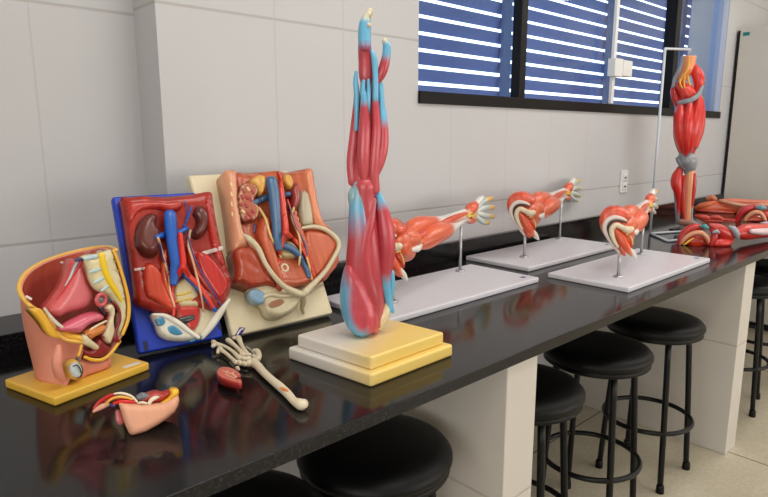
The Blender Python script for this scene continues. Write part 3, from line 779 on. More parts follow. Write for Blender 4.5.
# ---- blue board
BF, bw = lean_frame((142, 353.5), (229.5, 336), (167, 193.5), 1.465)
root = thing('torso_organ_model', (BF.O.x, BF.O.y, ZT), 'red torso model with two whole brown kidneys on a blue board', 'anatomical model')
top = BF.uv(121, 196)[1]
slab(BF, 'backboard', bw-.009, top, .026, 'blue_board', root, u0=-.006)
R = Relief(root, BF, c2)
DR, OR2 = (158, 30, 26), (186, 52, 34)
body = [(44, 50), (70, 47), (110, 44), (160, 45), (215, 42), (255, 37), (292, 34), (298, 60), (304, 100), (314, 150), (322, 190), (334, 232), (349, 278), (345, 305), (336, 330), (318, 350), (300, 360), (262, 352), (225, 350), (195, 376), (165, 372), (125, 358), (86, 338), (80, 300), (74, 250), (66, 195), (56, 130), (48, 80)]
# cavity: the slab rises to a rim and dips in the middle
cu, cv = BF.uv(*c2(195, 210), .03)
def hollow(u, v):
    x, y = (u-cu)/.085, (v-cv)/.13
    return -.020*math.exp(-(x*x+y*y)**2*.9)
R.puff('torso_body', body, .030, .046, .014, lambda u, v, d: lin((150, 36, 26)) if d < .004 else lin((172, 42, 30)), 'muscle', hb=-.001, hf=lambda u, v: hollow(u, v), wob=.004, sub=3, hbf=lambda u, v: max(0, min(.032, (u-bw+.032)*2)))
HB = .030
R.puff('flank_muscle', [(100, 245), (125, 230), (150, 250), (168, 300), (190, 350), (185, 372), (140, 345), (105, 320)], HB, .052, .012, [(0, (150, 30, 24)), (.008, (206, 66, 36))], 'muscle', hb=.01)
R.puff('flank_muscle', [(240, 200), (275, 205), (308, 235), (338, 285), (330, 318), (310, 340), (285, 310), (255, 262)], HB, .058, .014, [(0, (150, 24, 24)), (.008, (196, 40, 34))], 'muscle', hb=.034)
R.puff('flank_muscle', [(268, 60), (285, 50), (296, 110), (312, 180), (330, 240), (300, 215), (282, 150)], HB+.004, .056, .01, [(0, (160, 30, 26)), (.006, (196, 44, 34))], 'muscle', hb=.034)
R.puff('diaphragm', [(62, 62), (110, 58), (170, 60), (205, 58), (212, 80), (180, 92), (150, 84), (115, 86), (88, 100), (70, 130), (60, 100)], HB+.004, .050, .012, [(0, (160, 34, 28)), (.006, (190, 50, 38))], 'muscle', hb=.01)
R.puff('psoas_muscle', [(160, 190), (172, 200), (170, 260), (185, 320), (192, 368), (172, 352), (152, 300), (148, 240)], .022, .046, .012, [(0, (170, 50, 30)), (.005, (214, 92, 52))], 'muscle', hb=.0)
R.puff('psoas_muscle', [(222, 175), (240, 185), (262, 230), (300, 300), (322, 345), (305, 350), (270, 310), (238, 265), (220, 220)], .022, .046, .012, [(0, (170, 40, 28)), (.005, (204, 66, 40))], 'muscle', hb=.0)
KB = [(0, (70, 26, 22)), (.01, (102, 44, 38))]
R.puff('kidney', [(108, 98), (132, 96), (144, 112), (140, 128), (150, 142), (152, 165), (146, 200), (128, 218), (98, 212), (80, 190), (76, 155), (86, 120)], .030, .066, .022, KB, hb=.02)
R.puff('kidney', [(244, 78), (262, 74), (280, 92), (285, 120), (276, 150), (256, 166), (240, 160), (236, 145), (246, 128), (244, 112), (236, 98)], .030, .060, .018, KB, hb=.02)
R.puff('lumbar_spine', [(196, 284), (228, 268), (246, 292), (270, 340), (272, 352), (240, 352), (196, 350), (186, 318)], .020, .034, .01, (214, 202, 158), hb=.0)
for a, b, y in ((200, 222, 318), (228, 238, 312), (196, 214, 336), (222, 240, 330)):
    R.tube('ligament', [(a, y, 3), (b, y-3, 3)], .034, (222, 186, 60))
BL2, RD2 = (26, 92, 186), (220, 44, 30)
v = R.tube('vena_cava', [(180, 96, 17), (182, 125, 17), (185, 170, 15), (194, 225, 14), (192, 262, 13), (190, 284, 10)], .050, BL2, flat=.7, seg=16)
for pts in ([(142, 158, 6), (160, 152, 9), (180, 146, 11)], [(184, 150, 11), (204, 146, 9), (226, 134, 7)], [(205, 250, 9), (232, 272, 9), (262, 302, 8), (284, 332, 7), (304, 360, 6)], [(218, 128, 3.5), (228, 108, 3), (240, 72, 2.5)]):
    R.tube('vein', pts, .052, BL2, snap=.5)
R.tube('aorta', [(208, 150, 7), (212, 190, 8), (216, 225, 9), (214, 244, 9)], .054, RD2)
for pts in ([(214, 240, 8), (200, 268, 7), (184, 300, 6), (190, 340, 5), (190, 374, 4)], [(214, 240, 8), (232, 264, 7), (258, 290, 7), (282, 322, 6), (298, 352, 5)], [(196, 204, 4), (184, 240, 3.5), (170, 268, 2.5)]):
    R.tube('artery', pts, .055, RD2, snap=.9)
UC = (224, 180, 140)
for pts in ([(146, 160, 4), (156, 190, 3.5), (166, 230, 3.5), (176, 270, 3.5), (180, 310, 3), (192, 350, 3)], [(236, 140, 4), (230, 180, 3.5), (240, 215, 3.5), (252, 260, 3.5), (262, 300, 3), (272, 360, 3), (262, 402, 3)]):
    R.tube('ureter', pts, .058, UC, snap=.5)
for pts in ([(150, 168, 2), (162, 220, 2), (180, 250, 2)], [(228, 150, 2), (246, 210, 2), (270, 260, 2), (300, 310, 2), (320, 346, 2)], [(222, 60, 2.2), (226, 90, 2.2), (222, 120, 2)]):
    R.tube('vessel', pts, .060, (60, 70, 140), snap=.5)
for (x0, y0, x1, y1, w_) in ((84, 248, 110, 244, 4), (272, 203, 322, 188, 6)):
    R.tube('label_sticker', [(x0, y0, w_), ((x0+x1)/2, (y0+y1)/2, w_), (x1, y1, w_)], .05, (214, 196, 190), 'matte', flat=.3, snap=.1)
R.puff('pelvic_basin', [(196, 296), (240, 290), (268, 336), (298, 360), (328, 346), (318, 378), (292, 410), (264, 436), (236, 426), (204, 396), (188, 360), (186, 320)], .012, .024, .012, (218, 208, 172), hb=-.001)
R.puff('bladder', [(196, 352), (232, 346), (258, 352), (262, 384), (248, 416), (226, 420), (214, 396), (196, 384)], .016, .036, .012, [(0, (206, 120, 96)), (.005, (200, 130, 110)), (.006, (196, 44, 36)), (.02, (186, 36, 30))], hb=-.001)
R.tube('bladder_opening', [(208, 388, 9), (225, 385, 11), (242, 380, 9)], .034, (52, 50, 52), flat=.5)
BONE2 = (226, 222, 206)
R.tube('pelvic_bone', [(344, 330, 4, .044), (328, 352, 8, .040), (310, 378, 11, .030), (290, 406, 11, .026), (268, 434, 8, .024)], .02, BONE2, flat=.8, seg=16)
R.tube('pelvic_bone', [(272, 340, 6, .018), (270, 375, 8, .02), (258, 410, 8, .02), (248, 428, 5, .02)], .02, (220, 212, 186), flat=.8)
R.puff('pubic_bone', [(126, 372), (148, 366), (178, 376), (210, 392), (236, 412), (262, 430), (266, 440), (240, 444), (210, 446), (172, 442), (148, 426), (138, 400)], .018, .034, .012, BONE2, hb=-.001)
for pts in ([(140, 384), (158, 378), (168, 392), (160, 404), (146, 402)], [(170, 408), (186, 400), (206, 412), (216, 426), (196, 432), (176, 424)]):
    R.puff('cartilage', pts, .030, .037, .008, [(0, (120, 176, 196)), (.006, (46, 128, 170))], hb=.02)
R.tube('bone_ridge', [(134, 372, 4), (168, 376, 7), (206, 398, 8), (240, 424, 6), (258, 436, 5)], .034, (232, 228, 214))
R.tube('cartilage_strip', [(236, 446, 3), (252, 440, 3), (266, 432, 3)], .028, (60, 140, 170))
def sticker(fr, name, a, b, mat, root, h=.0006):
    (u0, v0), (u1, v1) = fr.uv(*a), fr.uv(*b)
    mb = MB(); add_box(mb, (min(u0, u1), min(v0, v1), -.001), (max(u0, u1), max(v0, v1), h), 0, lambda p: fr.pt(p.x, p.y, p.z)); return mb.build(name, mat, root, smooth=False)
sticker(BF, 'printed_square', c2(104, 446), c2(121, 470), 'print_dark', root)
sticker(BF, 'printed_square', c2(312, 400), c2(322, 412), 'print_dark', root)

# ---- cream board
CF, cw = lean_frame((232, 337.2), (333.4, 313.2), (252, 171), 1.50)
root = thing('torso_organ_model', (CF.O.x, CF.O.y, ZT), 'orange torso model with one sectioned kidney on a cream board, left of the tall arm', 'anatomical model')
top = CF.uv(252, 172)[1]
slab(CF, 'backboard', cw-.003, top, .026, 'cream_board', root, u0=.003)
R = Relief(root, CF, cc)
ORM = (206, 88, 46)
body = [(62, 38), (100, 35), (150, 31), (185, 28), (210, 34), (245, 28), (280, 25), (288, 60), (296, 110), (306, 160), (330, 192), (356, 222), (358, 250), (345, 290), (322, 330), (300, 335), (255, 345), (200, 352), (150, 345), (110, 300), (90, 240), (74, 150), (66, 90)]
cu, cv = CF.uv(*cc(195, 190), .03)
def hollow2(u, v):
    x, y = (u-cu)/.10, (v-cv)/.15
    return -.022*math.exp(-(x*x+y*y)**2*.9)
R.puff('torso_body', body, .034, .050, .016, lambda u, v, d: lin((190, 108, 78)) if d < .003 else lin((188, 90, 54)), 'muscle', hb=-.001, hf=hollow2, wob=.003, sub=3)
R.puff('skin_flank', [(30, 42), (46, 38), (62, 38), (66, 80), (70, 140), (82, 200), (98, 242), (78, 248), (60, 252), (56, 225), (52, 190), (44, 130), (36, 85)], .050, .064, .016, (222, 156, 120), 'organ', hb=-.001, hp=.03)
for x, y in ((58, 68), (59, 94), (60, 122), (62, 150), (278, 84), (284, 108), (290, 128)):
    R.tube('rib_end', [(x, y-4, 3.5), (x+1, y+4, 3.5)], .062 if x < 100 else .055, (228, 200, 140), flat=.4, snap=.1)
R.puff('skin_flank', [(262, 30), (280, 26), (288, 60), (298, 118), (312, 168), (334, 192), (300, 186), (284, 160), (274, 110), (266, 70)], .050, .058, .012, (214, 128, 86), 'organ', hb=.0)
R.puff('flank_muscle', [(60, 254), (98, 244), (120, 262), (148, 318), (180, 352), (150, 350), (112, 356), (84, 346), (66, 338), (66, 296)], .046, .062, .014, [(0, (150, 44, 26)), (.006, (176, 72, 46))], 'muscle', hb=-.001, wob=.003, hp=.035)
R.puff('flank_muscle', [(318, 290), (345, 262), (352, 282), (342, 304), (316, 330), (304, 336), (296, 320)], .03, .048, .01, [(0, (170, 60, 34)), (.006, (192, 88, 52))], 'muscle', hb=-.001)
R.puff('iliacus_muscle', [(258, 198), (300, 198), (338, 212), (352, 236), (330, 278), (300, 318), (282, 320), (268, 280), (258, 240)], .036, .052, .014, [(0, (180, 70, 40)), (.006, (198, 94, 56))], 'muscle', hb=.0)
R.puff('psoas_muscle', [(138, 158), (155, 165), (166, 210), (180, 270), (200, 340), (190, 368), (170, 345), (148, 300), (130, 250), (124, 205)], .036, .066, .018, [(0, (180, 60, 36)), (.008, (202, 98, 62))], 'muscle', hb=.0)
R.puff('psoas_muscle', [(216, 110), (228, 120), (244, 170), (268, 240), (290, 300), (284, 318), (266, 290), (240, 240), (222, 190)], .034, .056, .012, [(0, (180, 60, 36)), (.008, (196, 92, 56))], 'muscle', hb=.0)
R.puff('connective_tissue', [(248, 90), (266, 90), (276, 120), (284, 178), (270, 184), (254, 180), (246, 140)], .044, .056, .01, (176, 164, 136), hb=.01)
R.puff('sacrum', [(190, 262), (226, 250), (250, 268), (272, 320), (258, 350), (228, 358), (200, 345), (186, 310)], .016, .030, .012, [(0, (120, 54, 40)), (.006, (156, 72, 54))], hb=.0)
R.puff('lumbar_spine', [(186, 232), (214, 226), (238, 246), (244, 268), (214, 274), (190, 268)], .030, .046, .008, (188, 170, 120), hb=.01)
mb = MB(); uvc = CF.uv(*cc(206, 298), .034); ring(mb, CF.pt(uvc[0], uvc[1], .034), .0095, .0035, 28, 8, lambda p: CF.U*p.x+CF.V*p.y+CF.N*p.z)
o = mb.build('bowel_ring', M['cream_board'], root)
mb = MB(); n = 0
kid = [(84, 70), (104, 64), (122, 72), (132, 92), (124, 104), (120, 118), (130, 128), (134, 150), (122, 168), (98, 172), (82, 160), (74, 130), (74, 96)]
o = R.puff('sectioned_kidney', kid, .050, .062, .006, [(0, (110, 38, 30)), (.0035, (140, 50, 40)), (.0045, (206, 176, 136)), (.006, (206, 176, 136)), (.007, (176, 96, 70))], hb=.03)
mb = MB()
for x, y in ((92, 84), (106, 80), (118, 88), (88, 102), (102, 104), (86, 122), (100, 126), (112, 108), (92, 142), (106, 148), (118, 142), (100, 160), (114, 158)):
    tubepx(mb, CF, [(x-2, y-3, 1.5, .0625), (x+2, y+3, 1.7, .0625)], (160, 36, 32) if (x+y) % 3 else (216, 186, 140), k=cc, flat=.4)
s = mb.build('kidney_pyramids', 'organ', o); s['kind'] = 'stuff'
R.puff('kidney', [(222, 70), (236, 68), (244, 88), (246, 112), (240, 134), (228, 142), (218, 130), (220, 108), (216, 90)], .044, .066, .014, [(0, (120, 34, 30)), (.008, (150, 50, 40))], hb=.02)
R.puff('adrenal_gland', [(108, 62), (124, 46), (144, 46), (152, 62), (146, 90), (136, 98), (124, 78)], .052, .068, .01, (214, 160, 70), hb=.02, wob=.003)
R.puff('adrenal_gland', [(204, 42), (220, 46), (228, 66), (222, 82), (210, 74), (202, 58)], .05, .062, .008, (214, 160, 70), hb=.02, wob=.003)
BL3, RD3 = (62, 100, 140), (214, 62, 40)
R.tube('vena_cava', [(170, 58, 17), (176, 90, 17), (180, 130, 16), (184, 180, 14), (186, 220, 13), (190, 244, 10)], .066, BL3, flat=.7, seg=16)
for pts in ([(122, 118, 7), (142, 110, 9), (168, 100, 10)], [(178, 106, 9), (196, 98, 9), (220, 94, 7)], [(196, 236, 12), (222, 244, 11), (244, 262, 9), (262, 290, 8), (274, 322, 6)]):
    R.tube('vein', pts, .064 if pts[0][1] < 200 else .052, BL3, snap=.5)
R.tube('aorta', [(196, 76, 8), (200, 110, 9), (204, 150, 9), (208, 184, 10), (208, 206, 9)], .066, RD3)
for pts in ([(208, 200, 8), (198, 232, 7), (190, 262, 6), (190, 290, 5)], [(208, 200, 8), (226, 214, 7), (248, 236, 7), (266, 262, 6), (284, 306, 5), (290, 330, 4)], [(204, 150, 4), (184, 166, 3.5), (170, 196, 3), (168, 220, 2)], [(190, 34, 4), (196, 52, 5), (198, 76, 6)], [(214, 110, 3.5), (228, 150, 3), (244, 200, 3), (256, 240, 3)]):
    R.tube('artery', pts, .066, RD3, snap=.9)
for pts in ([(134, 132, 4), (152, 160, 4), (164, 200, 3.5), (180, 240, 3.5), (196, 270, 3)], [(232, 132, 3.5), (226, 160, 3), (246, 210, 3), (250, 250, 3), (246, 290, 3)], [(268, 270, 3), (276, 300, 3), (282, 330, 3)]):
    R.tube('ureter', pts, .072, (224, 190, 120), snap=.5)
for pts in ([(124, 178, 3), (122, 200, 3)], [(220, 130, 2), (240, 190, 2), (262, 230, 2), (268, 262, 2)]):
    R.tube('vessel', pts, .068, (80, 84, 130), snap=.5)
BONE3 = (208, 196, 162)
R.tube('pelvic_rim', [(94, 208, 5, .062), (110, 220, 9, .066), (134, 246, 8, .066), (152, 284, 6.5, .068), (178, 322, 7, .068), (206, 350, 8, .062), (240, 368, 11, .054), (258, 372, 9, .05)], .06, BONE3, seg=14)
R.tube('pelvic_rim', [(254, 188, 4, .054), (288, 184, 6, .056), (322, 194, 6.5, .056), (350, 218, 7, .056), (356, 240, 7, .056), (342, 270, 6.5, .056), (318, 308, 6.5, .054), (288, 340, 8, .052), (262, 366, 11, .05)], .06, BONE3, seg=14)
R.puff('pubic_bone', [(106, 350), (124, 338), (150, 334), (172, 350), (206, 356), (236, 362), (254, 378), (246, 396), (226, 420), (200, 436), (176, 440), (154, 430), (142, 408), (126, 398), (108, 384), (102, 366)], .020, .042, .014, BONE3, hb=-.001)
R.puff('hip_cartilage', [(108, 362), (124, 356), (146, 366), (152, 388), (138, 400), (118, 394), (106, 378)], .037, .046, .008, [(0, (150, 170, 180)), (.006, (128, 164, 190))], hb=.02)
R.puff('bone_opening', [(158, 398), (172, 388), (196, 384), (206, 394), (192, 406), (168, 412)], .038, .044, .006, [(0, (196, 170, 130)), (.004, (150, 100, 70))], hb=.02)
R.tube('bone_ridge', [(148, 380, 6), (166, 372, 7), (200, 376, 7), (232, 372, 8), (248, 380, 7)], .042, BONE3)
R.tube('pubic_process', [(256, 374, 8, .044), (258, 392, 8, .03), (254, 410, 6, .016), (258, 424, 4, .008)], .03, (186, 168, 130))
R.tube('pubic_process', [(258, 372, 8, .048), (282, 360, 6, .04), (302, 350, 4, .03), (312, 346, 3, .024)], .03, (170, 156, 126))
# purple printed emblem: a slanted rhombus with a pale mark
a_ = [CF.uv(*cc(*p)) for p in ((68, 486), (82, 462), (98, 464), (86, 484))]
mb = MB(); puffy(mb, CF, a_, .0005, .0008, .002, (70, 50, 140), hb=-.001, sharp=True, res=.004); e_ = mb.build('printed_emblem', 'purple', root, smooth=False)
mb = MB(); tubepx(mb, CF, [(76, 482, .8, .001), (84, 470, .8, .001), (92, 466, .6, .001)], (230, 226, 240), k=cc, flat=.3); mb.build('emblem_mark', 'print_white', e_)
# ------------------------------------------------------------------ half pelvis model on its yellow base
pN, pR, pL = onz(55, 407), onz(150, 370), onz(4, 388)
Ud = (pR-pN).normalized(); Wd = Vector((-Ud.y, Ud.x, 0))
dep = (pL-pN).dot(Wd); wid = (pR-pN).length
root = thing('pelvis_model', (pN+pR)/2+Wd*dep/2, 'half pelvis model with yellow cut rim on a yellow base, leftmost model', 'anatomical model')
root.location.z = ZT; WORLD[root.name] = Vector(root.location)
X = lambda p: pN+Ud*p.x+Wd*p.y+Vector((0, 0, p.z))
mb = MB(); add_box(mb, (0, 0, 0), (wid, dep, .018), .004, X); base_o = mb.build('base_board', 'yellow_board', root, angle=40)
PV = Frame(pN+Wd*.035+Vector((0, 0, .018)), Ud, Vector((0, 0, 1)))
r4, r5 = K(10, 240, 5.523), K(40, 300, 4.973)
# outer skin: a half trunk, lofted from the cut rim to the base
rim = [(84, 342, 0), (63, 338, -.010), (45, 316, -.032), (28, 304, -.058), (19, 289, -.088), (25, 274, -.115), (43, 262, -.132), (66, 254, -.138), (88, 249, -.125), (104, 247, -.090), (112, 248, -.04), (116, 250, 0)]
RW = [Vector((*PV.uv(x, y, h), h)) for x, y, h in rim]
uF = PV.uv(55, 391)[0]; uB = PV.uv(111, 366)[0]
nR = 40
def samp(P, t):
    n = len(P)-1; i = min(int(t*n), n-1); f = t*n-i
    Q = [P[0]*2-P[1]]+P+[P[-1]*2-P[-2]]
    return cr(Q[i], Q[i+1], Q[i+2], Q[i+3], f)
front = [Vector((*PV.uv(x, y), 0)) for x, y in ((84, 342), (82, 356), (74, 372), (64, 389))]
back = [Vector((*PV.uv(x, y), 0)) for x, y in ((116, 250), (125, 278), (131, 304), (128, 326), (118, 343), (111, 354), (111, 367))]
rows = 14
def skin_pt(t, s, inset=0.0):
    top = samp(RW, t)
    a = PI*t
    bu = (uF+uB)/2-(uB-uF)/2*math.cos(a); bh = -.142*math.sin(a)
    bot = Vector((bu, 0, bh))
    p = top.lerp(bot, s)
    f, b = samp(front, s), samp(back, s)
    w0, w1 = max(0, 1-t*5), max(0, 1-(1-t)*4)
    w0 = w0*w0*(3-2*w0); w1 = w1*w1*(3-2*w1)
    p = p*(1-w0-w1) + (f+Vector((0, 0, p.z)))*w0 + (b+Vector((0, 0, p.z)))*w1
    bul = .012*math.sin(PI*min(1, s*1.1))*math.sin(a)
    p.z -= bul
    if inset:
        c = Vector(((uF+uB)/2, p.y, 0)); p = c+(p-c)*(1-inset)
    return p
mb = MB(); vs = []; fs = []
SK = lin((222, 142, 116))
for j in range(rows+1):
    for i in range(nR+1):
        p = skin_pt(i/nR, j/rows); vs.append(PV.pt(p.x, p.y, p.z))
for j in range(rows):
    for i in range(nR):
        a = j*(nR+1)+i; fs.append((a, a+1, a+nR+2, a+nR+1))
o_ = len(vs)
for j in range(rows+1):
    for i in range(nR+1):
        p = skin_pt(i/nR, j/rows, .06); vs.append(PV.pt(p.x, p.y, p.z))
for j in range(rows):
    for i in range(nR):
        a = o_+j*(nR+1)+i; fs.append((a, a+nR+1, a+nR+2, a+1))
for i in range(nR): fs.append((i, i+1, o_+i+1, o_+i)); fs.append((rows*(nR+1)+i, o_+rows*(nR+1)+i, o_+rows*(nR+1)+i+1, rows*(nR+1)+i+1))
for j in range(rows):
    a, b = j*(nR+1), (j+1)*(nR+1)
    fs.append((a, o_+a, o_+b, b)); a += nR; b += nR; fs.append((a, b, o_+b, o_+a))
mb.add(vs, fs, [SK]*len(vs)); mb.build('skin', 'matte', root)
# red inner wall lining the bowl
mb = MB(); vs = []; fs = []; cs = []
for j in range(9):
    for i in range(nR+1):
        s = j/8*.62
        p = skin_pt(.05+.92*i/nR, .012+s, .085+.30*(j/8)**2); vs.append(PV.pt(p.x, p.y, p.z-.002)); cs.append(lin((176, 74, 62)) if j > 1 else lin((196, 92, 74)))
for j in range(8):
    for i in range(nR):
        a = j*(nR+1)+i; fs.append((a, a+nR+1, a+nR+2, a+1))
fs.append(tuple(8*(nR+1)+i for i in range(nR+1)))
mb.add(vs, fs, cs); mb.build('inner_wall', 'muscle', root)
# yellow fat rim along the cut
mb = MB(); tube(mb, [PV.pt(p.x*1.0, p.y, p.z) for p in [samp(RW, i/24) for i in range(25)]], [.0042]*25, (240, 188, 84), seg=10, sub=2); mb.build('fat_rim', 'organ', root)
def pt_(name, pts, col, k=r4, sc=5.523, mat='organ', **kw):
    mb = MB(); tubepx(mb, PV, [(p[0], p[1], p[2]/sc, p[3] if len(p) > 3 else .002) for p in pts], col, k=k, **kw); return mb.build(name, mat, root)
def pp_(name, pts, h0, h1, rimw, col, k=r4, mat='organ', hb=-.012, **kw):
    mb = MB(); puffy(mb, PV, [PV.uv(*k(*p), h1) for p in pts], h0, h1, rimw, col, hb=hb, **kw); return mb.build(name, mat, root)
YF_ = (244, 186, 62)
pp_('front_fat', [(0, 66), (18, 48), (40, 62), (74, 118), (112, 160), (196, 172), (220, 184), (216, 216), (180, 206), (108, 196), (72, 180), (38, 122)], -.004, .004, .006, YF_, r5, hf=lambda u, v: min(0, (u-PV.uv(80, 340)[0])*.55))
pt_('fascia_strip', [(190, 380, 9, -.022), (225, 425, 10, -.014), (262, 462, 10, -.008), (290, 482, 8, -.002)], (206, 196, 176), flat=.5)
pp_('peritoneum', [(360, 130), (385, 112), (412, 122), (436, 190), (458, 250), (486, 300), (476, 350), (440, 384), (390, 400), (330, 416), (285, 438), (240, 420), (220, 390), (262, 338), (312, 268), (344, 190)], -.03, -.012, .02, [(0, (206, 84, 84)), (.02, (226, 118, 122))], r4, hb=-.05)
pp_('bladder_dome', [(112, 152), (146, 122), (190, 98), (246, 72), (300, 62), (328, 76), (334, 94), (312, 112), (262, 128), (226, 160), (206, 172), (150, 166)], -.008, .008, .014, [(0, (206, 84, 106)), (.012, (228, 118, 136))], r5)
SPINE = [(408, 102), (436, 86), (490, 80), (540, 64), (570, 60), (592, 130), (622, 220), (642, 300), (652, 380), (646, 440), (628, 500), (612, 540), (602, 500), (606, 430), (596, 372), (560, 322), (520, 296), (482, 272), (456, 226), (442, 170), (424, 124)]
pp_('spine_section', SPINE, -.002, .004, .006, (226, 214, 170), r4, wob=.001)
pt_('spinal_canal', [(506, 84, 19, .004), (514, 130, 20, .004), (528, 180, 20, .004), (552, 232, 19, .004), (586, 284, 15, .004), (614, 336, 9, .004)], (248, 208, 40), flat=.6)
for pts in ([(414, 104, 10), (440, 96, 14), (480, 92, 10)], [(440, 176, 7), (466, 170, 11), (498, 160, 7)], [(464, 236, 7), (490, 224, 11), (516, 208, 7)], [(504, 280, 6), (524, 268, 10), (544, 252, 6)]):
    pt_('spinal_disc', [(p[0], p[1], p[2], .005) for p in pts], (188, 212, 214), flat=.4)
for pts in ([(546, 110, 4), (580, 120, 5)], [(560, 160, 4), (596, 172, 5)], [(574, 210, 4), (610, 222, 5)], [(590, 256, 4), (624, 272, 5)], [(606, 300, 4), (634, 318, 5)]):
    pt_('spinous_groove', [(p[0], p[1], p[2], .003) for p in pts], (196, 176, 120), flat=.4)
pt_('back_fat', [(572, 58, 9), (600, 130, 9), (630, 225, 9), (652, 320, 10), (657, 400, 11), (646, 460, 11), (622, 520, 10)], YF_, flat=.6)
pt_('artery', [(400, 108, 8, -.008), (372, 160, 8, -.016), (330, 236, 7, -.02), (280, 304, 6, -.022), (232, 370, 5, -.024)], (200, 40, 50))
pt_('vein', [(364, 112, 10, -.008), (384, 106, 11, -.004), (402, 110, 8, -.004)], (70, 62, 110))
pt_('nerve_cord', [(372, 118, 7, -.008), (352, 160, 7, -.018), (328, 214, 6, -.022), (306, 252, 4, -.024)], (200, 214, 220))
pt_('label_sticker', [(282, 124, 6, -.1), (316, 128, 6, -.1), (346, 124, 5, -.095)], (226, 216, 206), flat=.4)
pt_('label_sticker', [(92, 312, 7, -.055), (116, 326, 7, -.052)], (226, 216, 206), flat=.4)
pt_('label_sticker', [(482, 68, 6, -.04), (502, 62, 6, -.035)], (226, 216, 206), flat=.4)
# sigmoid loop and rectum
uvc = PV.uv(*r4(503, 330), .006)
mb = MB(); ring(mb, PV.pt(uvc[0], uvc[1], .006), .0112, .0042, 28, 10, lambda p: PV.U*p.x*.9+PV.V*p.y+PV.N*p.z); mb.c = [lin((206, 88, 92))]*len(mb.v); mb.build('bowel_opening', 'organ', root)
pt_('bowel_inside', [(494, 330, 24, .002), (512, 330, 24, .002)], (120, 120, 124), flat=.4)
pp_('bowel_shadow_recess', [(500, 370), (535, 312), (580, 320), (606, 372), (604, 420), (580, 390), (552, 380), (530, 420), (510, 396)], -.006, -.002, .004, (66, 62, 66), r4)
pp_('rectum', [(332, 34), (352, 14), (376, 26), (386, 60), (376, 100), (382, 150), (372, 190), (356, 222), (332, 214), (318, 180), (340, 120), (352, 76), (336, 60)], -.002, .008, .008, [(0, (150, 60, 58)), (.002, (150, 60, 58)), (.004, (228, 212, 172))], r5, wob=.003)
pt_('rectal_wall', [(366, 12, 8), (392, 50, 8), (396, 100, 9), (378, 150, 9), (372, 190, 14), (392, 206, 10)], (140, 40, 44), k=r5, sc=4.973, flat=.6)
pp_('bladder', [(238, 166), (262, 148), (300, 134), (332, 124), (336, 146), (312, 172), (284, 186), (258, 198)], .0, .010, .008, (210, 124, 56), r5)
pt_('seminal_duct', [(330, 104, 5), (290, 124, 6), (254, 146, 6), (232, 172, 6)], (228, 216, 180), k=r5, sc=4.973)
pp_('pubic_bone', [(222, 190), (238, 176), (262, 196), (296, 224), (304, 240), (290, 252), (262, 240), (232, 224)], .002, .012, .008, (224, 212, 172), r5)
pp_('perineal_muscle', [(226, 248), (262, 250), (286, 214), (306, 196), (336, 222), (356, 240), (336, 272), (300, 288), (256, 286), (228, 276)], -.002, .004, .008, (146, 42, 42), r5, mat='muscle')
pt_('perineal_fat', [(222, 284, 8), (256, 296, 9), (300, 298, 9), (336, 280, 9), (368, 246, 9), (396, 206, 9)], YF_, k=r5, sc=4.973, flat=.6)
pp_('thigh_stump', [(214, 300), (260, 304), (310, 304), (352, 286), (362, 300), (358, 330), (330, 352), (270, 372), (214, 396), (180, 400), (170, 380), (190, 330)], -.010, -.002, .01, (214, 132, 108), r5, mat='matte', hb=-.06)
# external organs
pt_('penis', [(92, 232, 14, .0), (86, 280, 24, .006), (84, 330, 24, .008), (96, 372, 22, .008), (112, 396, 15, .008)], (220, 142, 117), k=r5, sc=4.973, mat='matte', seg=16)
pp_('scrotum', [(160, 316), (190, 300), (220, 316), (230, 350), (220, 386), (192, 404), (164, 396), (148, 372), (148, 340)], .002, .016, .01, [(0, (224, 176, 80)), (.004, (226, 186, 100)), (.0055, (40, 44, 50))], r5, hb=-.01)
pp_('testis', [(168, 326), (188, 314), (208, 326), (216, 352), (206, 380), (186, 390), (168, 376), (160, 350)], .016, .022, .006, (206, 218, 216), r5, hb=.008)
pt_('testis_vein', [(164, 330, 3, .022), (184, 322, 3, .024), (198, 338, 3, .0245), (206, 362, 3, .023)], (50, 60, 70), k=r5, sc=4.973)
pt_('spermatic_cord', [(192, 322, 7, .012), (186, 292, 8, .006), (196, 262, 7, .004), (206, 226, 6, .004)], [(0, (60, 60, 60)), (.4, (80, 80, 76)), (.5, YF_), (1, YF_)], k=r5, sc=4.973)
# printed label strip on the base
mb = MB(); a0, a1 = onz(123.5, 367.5, ZT+.018), onz(140, 362.3, ZT+.018)
d_ = (a1-a0).normalized(); w_ = Vector((-d_.y, d_.x, 0))
add_box(mb, (0, -.006, -.0005), ((a1-a0).length, .006, .0006), 0, lambda p: a0+d_*p.x+w_*p.y+Vector((0, 0, p.z))); mb.build('name_label', 'print_white', base_o, smooth=False)

# ------------------------------------------------------------------ loose pieces on the worktop
kq = K(85, 380, 7.314)
q0 = onz(*kq(345, 414)); fq = facing(q0)
n_ = (fq.N*math.cos(.30)+Vector((0, 0, 1))*math.sin(.30)).normalized()
q0 = q0+Vector((0, 0, .006))
QF = Frame(q0, fq.U, n_.cross(fq.U))
root = thing('organ_piece', q0+Vector((.02, .05, 0)), 'loose pink skin wedge with red and yellow organs, lying before the pelvis model', 'anatomical model')
def qp(name, pts, h0, h1, rimw, col, mat='organ', hb=-.05, **kw):
    mb = MB(); puffy(mb, QF, [QF.uv(*kq(*p), h1) for p in pts], h0, h1, rimw, col, hb=hb, **kw)
    for v in mb.v: v.z = max(v.z, ZT+.0006)
    return mb.build(name, mat, root)
def qt(name, pts, col, mat='organ', **kw):
    mb = MB(); tubepx(mb, QF, [(p[0], p[1], p[2]/7.314, p[3] if len(p) > 3 else -.015) for p in pts], col, k=kq, **kw); return mb.build(name, mat, root)
